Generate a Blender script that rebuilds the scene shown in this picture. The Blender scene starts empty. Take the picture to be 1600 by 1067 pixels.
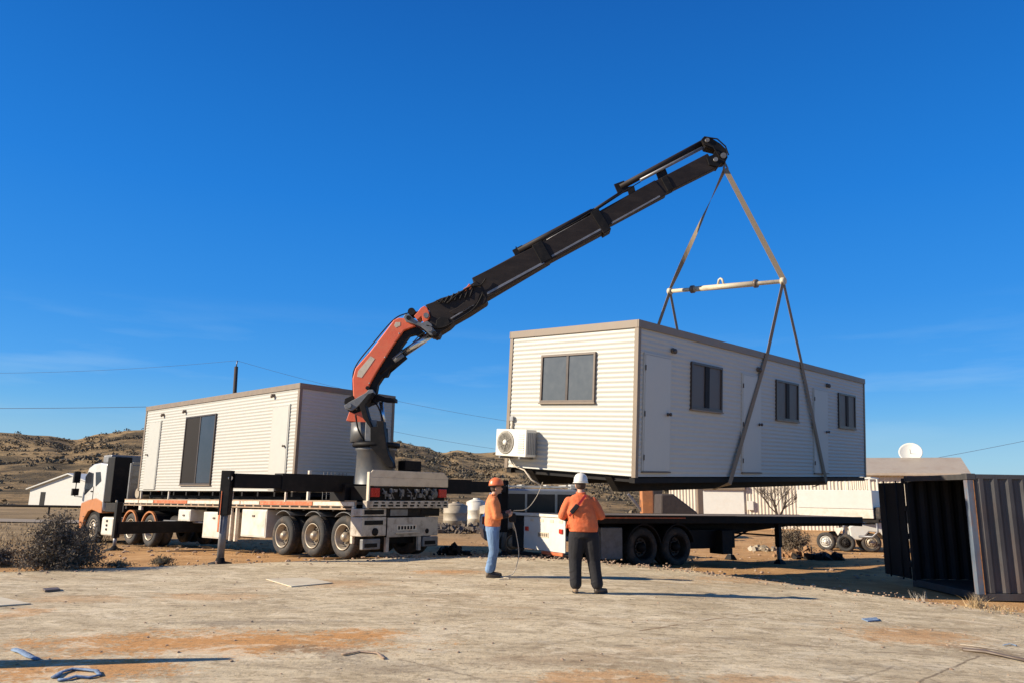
import bpy, bmesh, math, random
from mathutils import Vector, Matrix, Quaternion, noise
random.seed(7)
S = bpy.context.scene
COL = S.collection
PI = math.pi
V = Vector

# ------------------------------------------------------------------ camera
F_PX, HOR, ROLL, CAMH = 1155.0, 770.0, math.radians(0.95), 1.5
PITCH = math.atan((HOR - 533.5) / F_PX)
r0 = V((1, 0, 0)); u0 = V((0, -math.sin(PITCH), math.cos(PITCH))); cf = V((0, math.cos(PITCH), math.sin(PITCH)))
cr = r0 * math.cos(ROLL) + u0 * math.sin(ROLL)
cu = -r0 * math.sin(ROLL) + u0 * math.cos(ROLL)
camd = bpy.data.cameras.new('camera'); cam = bpy.data.objects.new('camera', camd); COL.objects.link(cam)
M = Matrix((cr, cu, -cf)).transposed().to_4x4(); M.translation = V((0, 0, CAMH)); cam.matrix_world = M
camd.sensor_width = 36; camd.lens = F_PX / 1600 * 36; camd.clip_end = 6000; camd.clip_start = 0.1
S.camera = cam

def ray(x, y): return cf + cr * ((x - 800) / F_PX) - cu * ((y - 533.5) / F_PX)
def onz(x, y, z=0.0):
    v = ray(x, y); return V((0, 0, CAMH)) + v * ((z - CAMH) / v.z)
def ony(x, y, Y):
    v = ray(x, y); return V((0, 0, CAMH)) + v * (Y / v.y)

# ------------------------------------------------------------------ materials
MATS = {}
def pm(name, col, rough=0.7, metal=0.0, var=0.12, scale=6.0, bump=0.0, bscale=40.0, dirt=None, dirt_amt=0.35, dscale=2.5,
       trans=0.0, spec=0.5, stretch=(1, 1, 1), coat=0.0, coords='Object'):
    if name in MATS: return MATS[name]
    m = bpy.data.materials.new(name); m.use_nodes = True; nt = m.node_tree; N = nt.nodes; L = nt.links
    b = N['Principled BSDF']; b.inputs['Roughness'].default_value = rough; b.inputs['Metallic'].default_value = metal
    b.inputs['Specular IOR Level'].default_value = spec
    if coat: b.inputs['Coat Weight'].default_value = coat
    if trans: b.inputs['Transmission Weight'].default_value = trans
    tc = N.new('ShaderNodeTexCoord'); mp = N.new('ShaderNodeMapping'); mp.inputs['Scale'].default_value = stretch
    L.new(tc.outputs[coords], mp.inputs[0])
    n1 = N.new('ShaderNodeTexNoise'); n1.inputs['Scale'].default_value = scale; n1.inputs['Detail'].default_value = 6; n1.inputs['Roughness'].default_value = .6
    L.new(mp.outputs[0], n1.inputs['Vector'])
    rp = N.new('ShaderNodeValToRGB'); rp.color_ramp.elements[0].position = .3; rp.color_ramp.elements[1].position = .7
    rp.color_ramp.elements[0].color = (*[c * (1 - var) for c in col], 1); rp.color_ramp.elements[1].color = (*[min(1, c * (1 + var)) for c in col], 1)
    L.new(n1.outputs['Fac'], rp.inputs[0]); out = rp.outputs[0]
    if dirt:
        n2 = N.new('ShaderNodeTexNoise'); n2.inputs['Scale'].default_value = dscale; n2.inputs['Detail'].default_value = 9; n2.inputs['Roughness'].default_value = .7
        L.new(mp.outputs[0], n2.inputs['Vector'])
        r2 = N.new('ShaderNodeValToRGB'); r2.color_ramp.elements[0].position = .48; r2.color_ramp.elements[1].position = .72
        r2.color_ramp.elements[1].color = (dirt_amt * 2,) * 3 + (1,); r2.color_ramp.elements[0].color = (0, 0, 0, 1)
        L.new(n2.outputs['Fac'], r2.inputs[0])
        mx = N.new('ShaderNodeMix'); mx.data_type = 'RGBA'; L.new(r2.outputs[0], mx.inputs['Factor']); L.new(out, mx.inputs['A']); mx.inputs['B'].default_value = (*dirt, 1)
        out = mx.outputs['Result']
    L.new(out, b.inputs['Base Color'])
    mr = N.new('ShaderNodeMapRange'); mr.inputs['To Min'].default_value = max(0, rough - .12); mr.inputs['To Max'].default_value = min(1, rough + .12)
    L.new(n1.outputs['Fac'], mr.inputs[0]); L.new(mr.outputs[0], b.inputs['Roughness'])
    if bump:
        n3 = N.new('ShaderNodeTexNoise'); n3.inputs['Scale'].default_value = bscale; n3.inputs['Detail'].default_value = 5
        L.new(mp.outputs[0], n3.inputs['Vector'])
        bp = N.new('ShaderNodeBump'); bp.inputs['Strength'].default_value = bump; bp.inputs['Distance'].default_value = .02
        L.new(n3.outputs['Fac'], bp.inputs['Height']); L.new(bp.outputs[0], b.inputs['Normal'])
    MATS[name] = m; return m

DUST = (.36, .23, .12)
WALL = pm('cream_cladding', (.46, .452, .405), .5, spec=.3, var=.03, dirt=(.55, .47, .36), dirt_amt=.10, dscale=1.3)
DOORW = pm('cream_door', (.475, .468, .42), .5, var=.02, dirt=(.55, .47, .36), dirt_amt=.10, dscale=1.5)
TRIM = pm('taupe_trim', (.20, .15, .105), .5, var=.08, dirt=DUST, dirt_amt=.1)
BLKSTEEL = pm('black_steel', (.008, .007, .007), .62, spec=.2, var=.3, dirt=(.05, .036, .027), dirt_amt=.15, dscale=3)
CHASSIS = pm('chassis_black', (.014, .012, .011), .7, spec=.25, var=.3, dirt=(.08, .055, .035), dirt_amt=.15, dscale=3)
BOOM = pm('boom_charcoal', (.020, .0145, .0125), .6, spec=.22, var=.25, dirt=(.06, .045, .038), dirt_amt=.15, dscale=4, stretch=(.4, 1, 1))
PIPE = pm('cylinder_grey', (.20, .20, .21), .4, metal=.3, var=.15, dirt=(.08, .06, .05), dirt_amt=.2)
CHROME = pm('rod_chrome', (.62, .63, .64), .22, metal=.9, var=.05)
ORANGE = pm('crane_orange', (.80, .135, .05), .5, var=.08, dirt=(.50, .22, .10), dirt_amt=.2, dscale=3, coat=.2)
CRGREY = pm('crane_grey', (.19, .19, .19), .5, metal=.2, var=.2, dirt=(.10, .075, .055), dirt_amt=.3, dscale=4)
SILV = pm('pedestal_grey', (.13, .135, .14), .45, metal=.25, var=.12, dirt=(.2, .15, .1), dirt_amt=.25, dscale=3)
CREAM = pm('tail_cream', (.66, .56, .42), .5, var=.08, dirt=(.33, .25, .17), dirt_amt=.35, dscale=3)
GREYBOX = pm('tail_grey', (.50, .44, .36), .55, var=.12, dirt=(.18, .13, .09), dirt_amt=.5, dscale=4)
WBOX = pm('toolbox_cream', (.66, .62, .53), .5, var=.06, dirt=(.45, .32, .2), dirt_amt=.3, dscale=2.5)
TRUCKW = pm('truck_white', (.62, .61, .57), .28, var=.03, dirt=(.5, .38, .26), dirt_amt=.18, dscale=2, coat=.4)
TRUCKO = pm('truck_orange', (.52, .20, .07), .35, var=.08, dirt=(.45, .2, .1), dirt_amt=.2, coat=.3)
RAILO = pm('rail_orange', (.60, .13, .04), .5, var=.15, dirt=(.6, .4, .25), dirt_amt=.3, dscale=9)
RAILW = pm('rail_white', (.70, .64, .52), .5, var=.08, dirt=(.5, .25, .12), dirt_amt=.4, dscale=7)
RED = pm('lamp_red', (.45, .03, .02), .25, var=.25, scale=30)
AMBER = pm('lamp_amber', (.7, .2, .02), .25, var=.1)
RUBBER = pm('tyre_rubber', (.035, .034, .033), .85, var=.2, dirt=(.17, .12, .08), dirt_amt=.35, dscale=4, bump=.3, bscale=60)
RIM = pm('rim_steel', (.40, .34, .26), .45, metal=.35, var=.15, dirt=(.22, .16, .1), dirt_amt=.45, dscale=6)
DISC = pm('wheel_disc_recess', (.085, .07, .055), .7, var=.3, dirt=(.2, .15, .1), dirt_amt=.3, dscale=6)  # dusty disc, darkened in colour as shade inside the deep rim
GLASS = pm('window_glass_dark', (.02, .022, .028), .22, var=.1, spec=.35)
GLASSG = pm('window_glass_grey', (.10, .11, .118), .18, var=.05, spec=.5)
BLIND = pm('blind_brown', (.075, .06, .052), .5, var=.1, spec=.6)
FRAMEB = pm('window_frame_dark', (.05, .035, .028), .4, var=.1)
FRAMET = pm('window_frame_taupe', (.13, .095, .07), .45, var=.1)
ACW = pm('aircon_ivory', (.72, .69, .60), .45, var=.04, dirt=(.5, .42, .32), dirt_amt=.15)
ACG = pm('aircon_grille', (.30, .27, .22), .5, var=.15)
ACS = pm('aircon_louvre', (.26, .26, .26), .5, metal=.3, var=.1)
SLINGM = pm('sling_webbing', (.23, .175, .115), .85, var=.15, scale=30, bump=.2, bscale=200, dirt=(.2, .16, .12), dirt_amt=.3, dscale=8)
SPREAD = pm('spreader_yellow_grey', (.58, .50, .36), .5, var=.12, dirt=(.3, .2, .13), dirt_amt=.4, dscale=6)
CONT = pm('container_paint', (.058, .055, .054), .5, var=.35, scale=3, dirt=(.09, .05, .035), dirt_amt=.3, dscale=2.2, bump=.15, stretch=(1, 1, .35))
CONTSH = pm('container_shaded', (.020, .018, .018), .7, var=.3, spec=.2, dirt=(.05, .035, .028), dirt_amt=.25, stretch=(1, 1, .3))  # shaded copy of the container paint for door, far walls and far posts
CONTP = pm('container_post_paint', (.11, .14, .18), .5, var=.3, dirt=(.25, .11, .045), dirt_amt=.5, dscale=5, stretch=(1, 1, .3))
CONTIN = pm('container_inside', (.03, .027, .025), .8, var=.3, dirt=(.1, .06, .04), dirt_amt=.4)
RUST = pm('rust', (.30, .13, .045), .8, var=.35, scale=18, bump=.3)
SHEDW = pm('shed_cladding', (.60, .53, .42), .55, var=.05, dirt=(.42, .32, .22), dirt_amt=.3, dscale=.7)
SHEDR = pm('shed_roof', (.36, .30, .235), .6, var=.08, dirt=(.28, .2, .14), dirt_amt=.3, dscale=.8)
WHITE = pm('white_paint', (.62, .605, .55), .4, var=.03, dirt=(.55, .45, .33), dirt_amt=.12)
DECKW = pm('deck_timber', (.16, .125, .09), .8, var=.3, stretch=(8, .6, 1), dirt=(.26, .17, .1), dirt_amt=.4, bump=.3)
SILVER = pm('wagon_silver', (.33, .36, .40), .32, metal=.45, var=.05, dirt=(.3, .22, .15), dirt_amt=.12)
SKIN = pm('skin', (.50, .27, .17), .55, var=.08, scale=20)
HAIR = pm('hair_brown', (.05, .03, .02), .8, var=.3, scale=60)
HIVIS = pm('hi_vis_orange', (.66, .135, .042), .85, var=.14, scale=7, bump=1.0, bscale=11, dirt=(.55, .22, .10), dirt_amt=.2, dscale=5)
HIVISP = pm('hi_vis_faded', (.70, .21, .075), .85, var=.2, scale=7, bump=1.0, bscale=11)
DENIM = pm('denim', (.15, .24, .38), .9, var=.35, scale=8, bump=.7, bscale=18, stretch=(1, 1, .4))
BLACKC = pm('black_cloth', (.014, .013, .015), .95, var=.3, scale=12, bump=.6, bscale=15)
LEATHER = pm('boot_leather', (.035, .026, .02), .6, var=.3, scale=20, dirt=(.25, .17, .1), dirt_amt=.3)
BOOTLIT = pm('boot_tan', (.26, .18, .11), .7, var=.2, scale=20)  # sunlit tone put into one boot; its pair keeps the dark leather
SOLE = pm('boot_sole', (.03, .025, .022), .8)
HELW = pm('helmet_white', (.68, .66, .60), .3, var=.02)
HELO = pm('helmet_orange', (.72, .17, .06), .35, var=.05)
LEAF = pm('saltbush_leaf', (.155, .122, .085), .9, var=.45, scale=7)
TWIG = pm('twig', (.085, .062, .045), .9, var=.3, scale=10)
GRASSD = pm('dry_grass', (.40, .29, .16), .95, var=.35, scale=5)
WEEDG = pm('weed_grey', (.17, .14, .09), .95, var=.35, scale=5)
STONE = pm('stone', (.36, .25, .17), .9, var=.35, scale=6, bump=.4)
RUBBLE = pm('rubble_dark', (.11, .085, .065), .9, var=.5, scale=5, bump=.4)
SCRUB = pm('scrub_leaf', (.14, .11, .07), .95, var=.4, scale=.3)
WIREM = pm('wire_grey', (.13, .19, .28), .8)
POLEM = pm('pole_timber', (.055, .04, .032), .9, var=.3, stretch=(6, 6, .5))
BLUE = pm('blue_cloth', (.17, .24, .35), .9, var=.3, scale=12, bump=.5)
POSTSHADE = pm('dark_post_shadow', (.05, .038, .033), .8, var=.25, bump=.5, bscale=5)  # dark post colour, also the painted shade of the wedge by the shed
PVC = pm('hose_pale', (.55, .47, .36), .7, var=.1)
TANKG = pm('tank_tan', (.36, .30, .215), .6, var=.12, dirt=(.3, .22, .15), dirt_amt=.3)
ORM = pm('machine_orange', (.50, .20, .07), .5, var=.15, dirt=(.3, .15, .08), dirt_amt=.4)

# ------------------------------------------------------------------ object helpers
def tag(o, label=None, cat=None, group=None, kind=None):
    if label: o['label'] = label
    if cat: o['category'] = cat
    if group: o['group'] = group
    if kind: o['kind'] = kind
    return o
def empty(name, loc, rot=(0, 0, 0), mat3=None):
    o = bpy.data.objects.new(name, None); COL.objects.link(o); o.empty_display_size = .3
    if mat3 is not None:
        m = mat3.to_4x4(); m.translation = V(loc); o.matrix_world = m
    else:
        o.location = loc; o.rotation_euler = rot
    return o
def copy_tree(o, parent=None):
    c = o.copy(); COL.objects.link(c); c.parent = parent
    for ch in list(o.children): copy_tree(ch, c)
    return c

class MB:
    def __init__(s): s.bm = bmesh.new()
    def quadbox(s, P):   # 8 corners: bottom 4 then top 4
        v = [s.bm.verts.new(p) for p in P]
        for f in ((3, 2, 1, 0), (4, 5, 6, 7), (0, 1, 5, 4), (1, 2, 6, 5), (2, 3, 7, 6), (3, 0, 4, 7)): s.bm.faces.new([v[i] for i in f])
        return s
    def box(s, x0, x1, y0, y1, z0, z1):
        return s.quadbox([(x0, y0, z0), (x1, y0, z0), (x1, y1, z0), (x0, y1, z0), (x0, y0, z1), (x1, y0, z1), (x1, y1, z1), (x0, y1, z1)])
    def bar(s, p, q, w, h, up=(0, 0, 1), w2=None, h2=None):
        p = V(p); q = V(q); d = (q - p).normalized(); up = V(up)
        if abs(d.dot(up)) > .98: up = V((0, 1, 0))
        sd = d.cross(up).normalized(); u = sd.cross(d)
        w2 = w if w2 is None else w2; h2 = h if h2 is None else h2
        c = []
        for o, a, b in ((p, w, h), (q, w2, h2)):
            c.append([o + sd * (i * a / 2) + u * (j * b / 2) for i, j in ((-1, -1), (1, -1), (1, 1), (-1, 1))])
        P = c[0] + c[1]
        return s.quadbox(P)
    def tube(s, pts, r, n=8, cap=True, closed=False):
        pts = [V(p) for p in pts]; rs = r if isinstance(r, (list, tuple)) else [r] * len(pts)
        rings = []; ref = None
        for i, p in enumerate(pts):
            a = pts[max(i - 1, 0)]; b = pts[min(i + 1, len(pts) - 1)]
            d = (b - a).normalized()
            if ref is None: ref = d.orthogonal().normalized()
            ref = (ref - d * ref.dot(d))
            ref = ref.normalized() if ref.length > 1e-5 else d.orthogonal().normalized()
            t = d.cross(ref)
            rings.append([s.bm.verts.new(p + (ref * math.cos(2 * PI * k / n) + t * math.sin(2 * PI * k / n)) * rs[i]) for k in range(n)])
        for i in range(len(rings) - 1):
            A, B = rings[i], rings[i + 1]
            for k in range(n):
                f = s.bm.faces.new((A[k], A[(k + 1) % n], B[(k + 1) % n], B[k])); f.smooth = n > 6
        if cap:
            s.bm.faces.new(rings[0][::-1]); s.bm.faces.new(rings[-1])
        return s
    def lathe(s, prof, c, axis=(0, 0, 1), n=24, smooth=True, cap=True):
        ax = V(axis).normalized(); a = ax.orthogonal().normalized(); b = ax.cross(a); c = V(c); rings = []
        for (r, h) in prof:
            if r < 1e-5: rings.append([s.bm.verts.new(c + ax * h)])
            else: rings.append([s.bm.verts.new(c + ax * h + (a * math.cos(2 * PI * k / n) + b * math.sin(2 * PI * k / n)) * r) for k in range(n)])
        for i in range(len(rings) - 1):
            A, B = rings[i], rings[i + 1]
            for k in range(n):
                k2 = (k + 1) % n
                if len(A) == 1 and len(B) == 1: continue
                if len(A) == 1: f = s.bm.faces.new((A[0], B[k2], B[k]))
                elif len(B) == 1: f = s.bm.faces.new((A[k], A[k2], B[0]))
                else: f = s.bm.faces.new((A[k], A[k2], B[k2], B[k]))
                f.smooth = smooth
        if cap and len(rings[0]) > 1: s.bm.faces.new(rings[0][::-1])
        if cap and len(rings[-1]) > 1: s.bm.faces.new(rings[-1])
        return s
    def prism(s, poly, off, thick, frame):
        # poly 2D; frame=(origin, ex, ey, en): extruded along en from off to off+thick
        o, ex, ey, en = [V(q) for q in frame]
        A = [s.bm.verts.new(o + ex * x + ey * y + en * off) for x, y in poly]
        B = [s.bm.verts.new(o + ex * x + ey * y + en * (off + thick)) for x, y in poly]
        n = len(poly)
        s.bm.faces.new(A[::-1]); s.bm.faces.new(B)
        for i in range(n): s.bm.faces.new((A[i], A[(i + 1) % n], B[(i + 1) % n], B[i]))
        return s
    def ellip(s, c, r, n=16, m=10):
        bmesh.ops.create_uvsphere(s.bm, u_segments=n, v_segments=m, radius=1, matrix=Matrix.Translation(V(c)) @ Matrix.Diagonal((r[0], r[1], r[2], 1)))
        return s
    def loft(s, rings, n=20):
        # rings: (cx,cy,z,rx,ry) horizontal ellipses
        R = []
        for cx, cy, z, rx, ry in rings:
            R.append([s.bm.verts.new((cx + rx * math.copysign(abs(math.cos(t)) ** .85, math.cos(t)), cy + ry * math.copysign(abs(math.sin(t)) ** .85, math.sin(t)), z)) for t in [2 * PI * k / n for k in range(n)]])
        for i in range(len(R) - 1):
            for k in range(n): s.bm.faces.new((R[i][k], R[i][(k + 1) % n], R[i + 1][(k + 1) % n], R[i + 1][k]))
        s.bm.faces.new(R[0][::-1]); s.bm.faces.new(R[-1]); return s
    def build(s, name, mat, parent=None, bevel=0.0, remesh=0.0, smooth=False, label=None, sm=0):
        bm = s.bm; bmesh.ops.recalc_face_normals(bm, faces=bm.faces)
        me = bpy.data.meshes.new(name); bm.to_mesh(me); bm.free()
        me.materials.append(mat)
        o = bpy.data.objects.new(name, me); COL.objects.link(o)
        if smooth:
            for p in me.polygons: p.use_smooth = True
        if parent: o.parent = parent
        if label: o['label'] = label
        mods = False
        if remesh:
            md = o.modifiers.new('r', 'REMESH'); md.mode = 'VOXEL'; md.voxel_size = remesh; md.use_smooth_shade = True; mods = True
            if sm:
                md = o.modifiers.new('s', 'SMOOTH'); md.factor = .5; md.iterations = sm
        if bevel:
            md = o.modifiers.new('b', 'BEVEL'); md.width = bevel; md.segments = 2; md.limit_method = 'ANGLE'; md.angle_limit = math.radians(40); md.harden_normals = False
        if mods:
            dg = bpy.context.evaluated_depsgraph_get(); dg.update()
            ev = o.evaluated_get(dg); nm = bpy.data.meshes.new_from_object(ev, depsgraph=dg)
            o.modifiers.clear(); o.data = nm
            for p in nm.polygons: p.use_smooth = True
            if not nm.materials: nm.materials.append(mat)
        return o

def bx(name, mat, parent, x0, x1, y0, y1, z0, z1, bevel=.006, label=None):
    return MB().box(x0, x1, y0, y1, z0, z1).build(name, mat, parent, bevel=bevel, label=label)

def corr_panel(name, mat, parent, origin, along, length, z0, z1, outn, pitch=.092, amp=.0048, label=None, vertical=False):
    """corrugated sheet: ribs run along 'along' (horizontal) or vertically when vertical"""
    o = V(origin); a = V(along); nn = V(outn); bm = bmesh.new()
    if not vertical:
        nseg = int((z1 - z0) / pitch * 8); prof = [(z0 + (z1 - z0) * i / nseg) for i in range(nseg + 1)]
        cols = [0, length / 2, length]; grid = []
        for z in prof:
            d = amp * math.sin(2 * PI * z / pitch)
            grid.append([bm.verts.new(o + a * c + V((0, 0, z)) + nn * d) for c in cols])
        for i in range(nseg):
            for j in range(2):
                f = bm.faces.new((grid[i][j], grid[i][j + 1], grid[i + 1][j + 1], grid[i + 1][j])); f.smooth = True
    else:
        nseg = int(length / pitch * 8); grid = []
        for i in range(nseg + 1):
            x = length * i / nseg; d = amp * math.sin(2 * PI * x / pitch)
            grid.append([bm.verts.new(o + a * x + V((0, 0, z)) + nn * d) for z in (z0, z1)])
        for i in range(nseg):
            f = bm.faces.new((grid[i][0], grid[i + 1][0], grid[i + 1][1], grid[i][1])); f.smooth = True
    me = bpy.data.meshes.new(name); bm.to_mesh(me); bm.free(); me.materials.append(mat)
    ob = bpy.data.objects.new(name, me); COL.objects.link(ob); ob.parent = parent
    if label: ob['label'] = label
    return ob

# ------------------------------------------------------------------ terrain and setting
def ground_z(x, y):
    if y < 16.5: ty = 0
    else: ty = min(y - 16.5, 11)
    z = -.06 - .042 * ty
    tx = min(max(x - 1, 0), 8); z -= .036 * tx * max(0, 1 - ty / 11 * .9)
    return z
def slab_z(x):
    if x <= 0: return 0.0
    if x < 3: return -.0058 * x * x
    return -.052 - .035 * (x - 3)
def ons(px, py, up=0.0):
    q = onz(px, py, up)
    for _ in range(8): q = onz(px, py, slab_z(q.x) + up)
    return q
def ground_mat():
    m = bpy.data.materials.new('dirt'); m.use_nodes = True; nt = m.node_tree; N = nt.nodes; L = nt.links; b = N['Principled BSDF']
    b.inputs['Roughness'].default_value = .95; b.inputs['Specular IOR Level'].default_value = .1
    g = N.new('ShaderNodeNewGeometry')
    def noise(sc, det=8, rg=.6, vec=None, stretch=None):
        n = N.new('ShaderNodeTexNoise'); n.inputs['Scale'].default_value = sc; n.inputs['Detail'].default_value = det; n.inputs['Roughness'].default_value = rg
        src = g.outputs['Position']
        if stretch:
            mp = N.new('ShaderNodeMapping'); mp.inputs['Scale'].default_value = stretch; L.new(src, mp.inputs[0]); src = mp.outputs[0]
        L.new(src, n.inputs['Vector']); return n.outputs['Fac']
    def ramp(fac, e):
        r = N.new('ShaderNodeValToRGB'); L.new(fac, r.inputs[0])
        while len(r.color_ramp.elements) < len(e): r.color_ramp.elements.new(.5)
        for el, (p, c) in zip(r.color_ramp.elements, e): el.position = p; el.color = (*c, 1) if len(c) == 3 else c
        return r.outputs[0]
    def mix(f, a, c):
        x = N.new('ShaderNodeMix'); x.data_type = 'RGBA'
        if hasattr(f, 'links'): L.new(f, x.inputs['Factor'])
        else: x.inputs['Factor'].default_value = f
        L.new(a, x.inputs['A']); L.new(c, x.inputs['B']); return x.outputs['Result']
    oran = ramp(noise(1.2, 10, .7), [(.3, (.32, .165, .065)), (.5, (.47, .27, .12)), (.72, (.57, .36, .18))])
    brown = ramp(noise(.12, 12, .75, stretch=(1, 1.6, 1)), [(.3, (.13, .095, .05)), (.48, (.25, .175, .095)), (.62, (.33, .235, .13)), (.75, (.38, .27, .15))])
    sp = N.new('ShaderNodeSeparateXYZ'); L.new(g.outputs['Position'], sp.inputs[0])
    mr = N.new('ShaderNodeMapRange'); mr.inputs['From Min'].default_value = 27; mr.inputs['From Max'].default_value = 40; L.new(sp.outputs['Y'], mr.inputs[0])
    m2 = N.new('ShaderNodeMapRange'); m2.inputs['From Min'].default_value = -10; m2.inputs['From Max'].default_value = -16; L.new(sp.outputs['X'], m2.inputs[0])
    mxm = N.new('ShaderNodeMath'); mxm.operation = 'MAXIMUM'; L.new(mr.outputs[0], mxm.inputs[0]); L.new(m2.outputs[0], mxm.inputs[1])
    m3 = N.new('ShaderNodeMapRange'); m3.inputs['From Min'].default_value = 8; m3.inputs['From Max'].default_value = -2; L.new(sp.outputs['X'], m3.inputs[0])
    mm = N.new('ShaderNodeMath'); mm.operation = 'MULTIPLY'; L.new(mxm.outputs[0], mm.inputs[0]); L.new(m3.outputs[0], mm.inputs[1])
    c = mix(mm.outputs[0], oran, brown)
    sc = N.new('ShaderNodeMix'); sc.data_type = 'RGBA'; sc.blend_type = 'MULTIPLY'; sc.inputs['Factor'].default_value = 1
    L.new(c, sc.inputs['A']); L.new(ramp(noise(9, 8, .75), [(.28, (.62, .60, .58)), (.45, (1, 1, 1)), (.8, (1.1, 1.08, 1.05))]), sc.inputs['B'])
    L.new(sc.outputs['Result'], b.inputs['Base Color'])
    bp = N.new('ShaderNodeBump'); bp.inputs['Strength'].default_value = .7; bp.inputs['Distance'].default_value = .05
    L.new(noise(5, 10, .7), bp.inputs['Height']); L.new(bp.outputs[0], b.inputs['Normal'])
    return m
GROUND = ground_mat()
def axis_samples(lo, hi, fine_lo, fine_hi, step):
    xs = []; x = fine_lo
    while x < fine_hi: xs.append(x); x += step
    xs.append(fine_hi); s = step; x = fine_hi
    while x < hi: s *= 1.35; x += s; xs.append(min(x, hi))
    s = step; x = fine_lo
    while x > lo: s *= 1.35; x -= s; xs.insert(0, max(x, lo))
    return xs
bm = bmesh.new(); XS = axis_samples(-2500, 2500, -26, 26, .35); YS = axis_samples(-60, 3000, 8, 45, .35)
grid = []
for y in YS:
    row = []
    for x in XS:
        z = ground_z(x, y)
        near = 1 if abs(x) < 60 and y < 90 else 0
        if near: z += .035 * noise.noise(V((x * .7, y * .7, 0))) + .012 * noise.noise(V((x * 3, y * 3, 5)))
        row.append(bm.verts.new((x, y, z)))
    grid.append(row)
for j in range(len(YS) - 1):
    for i in range(len(XS) - 1):
        f = bm.faces.new((grid[j][i], grid[j][i + 1], grid[j + 1][i + 1], grid[j + 1][i])); f.smooth = True
me = bpy.data.meshes.new('ground'); bm.to_mesh(me); bm.free(); me.materials.append(GROUND)
o = bpy.data.objects.new('ground', me); COL.objects.link(o); tag(o, kind='structure')

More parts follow.
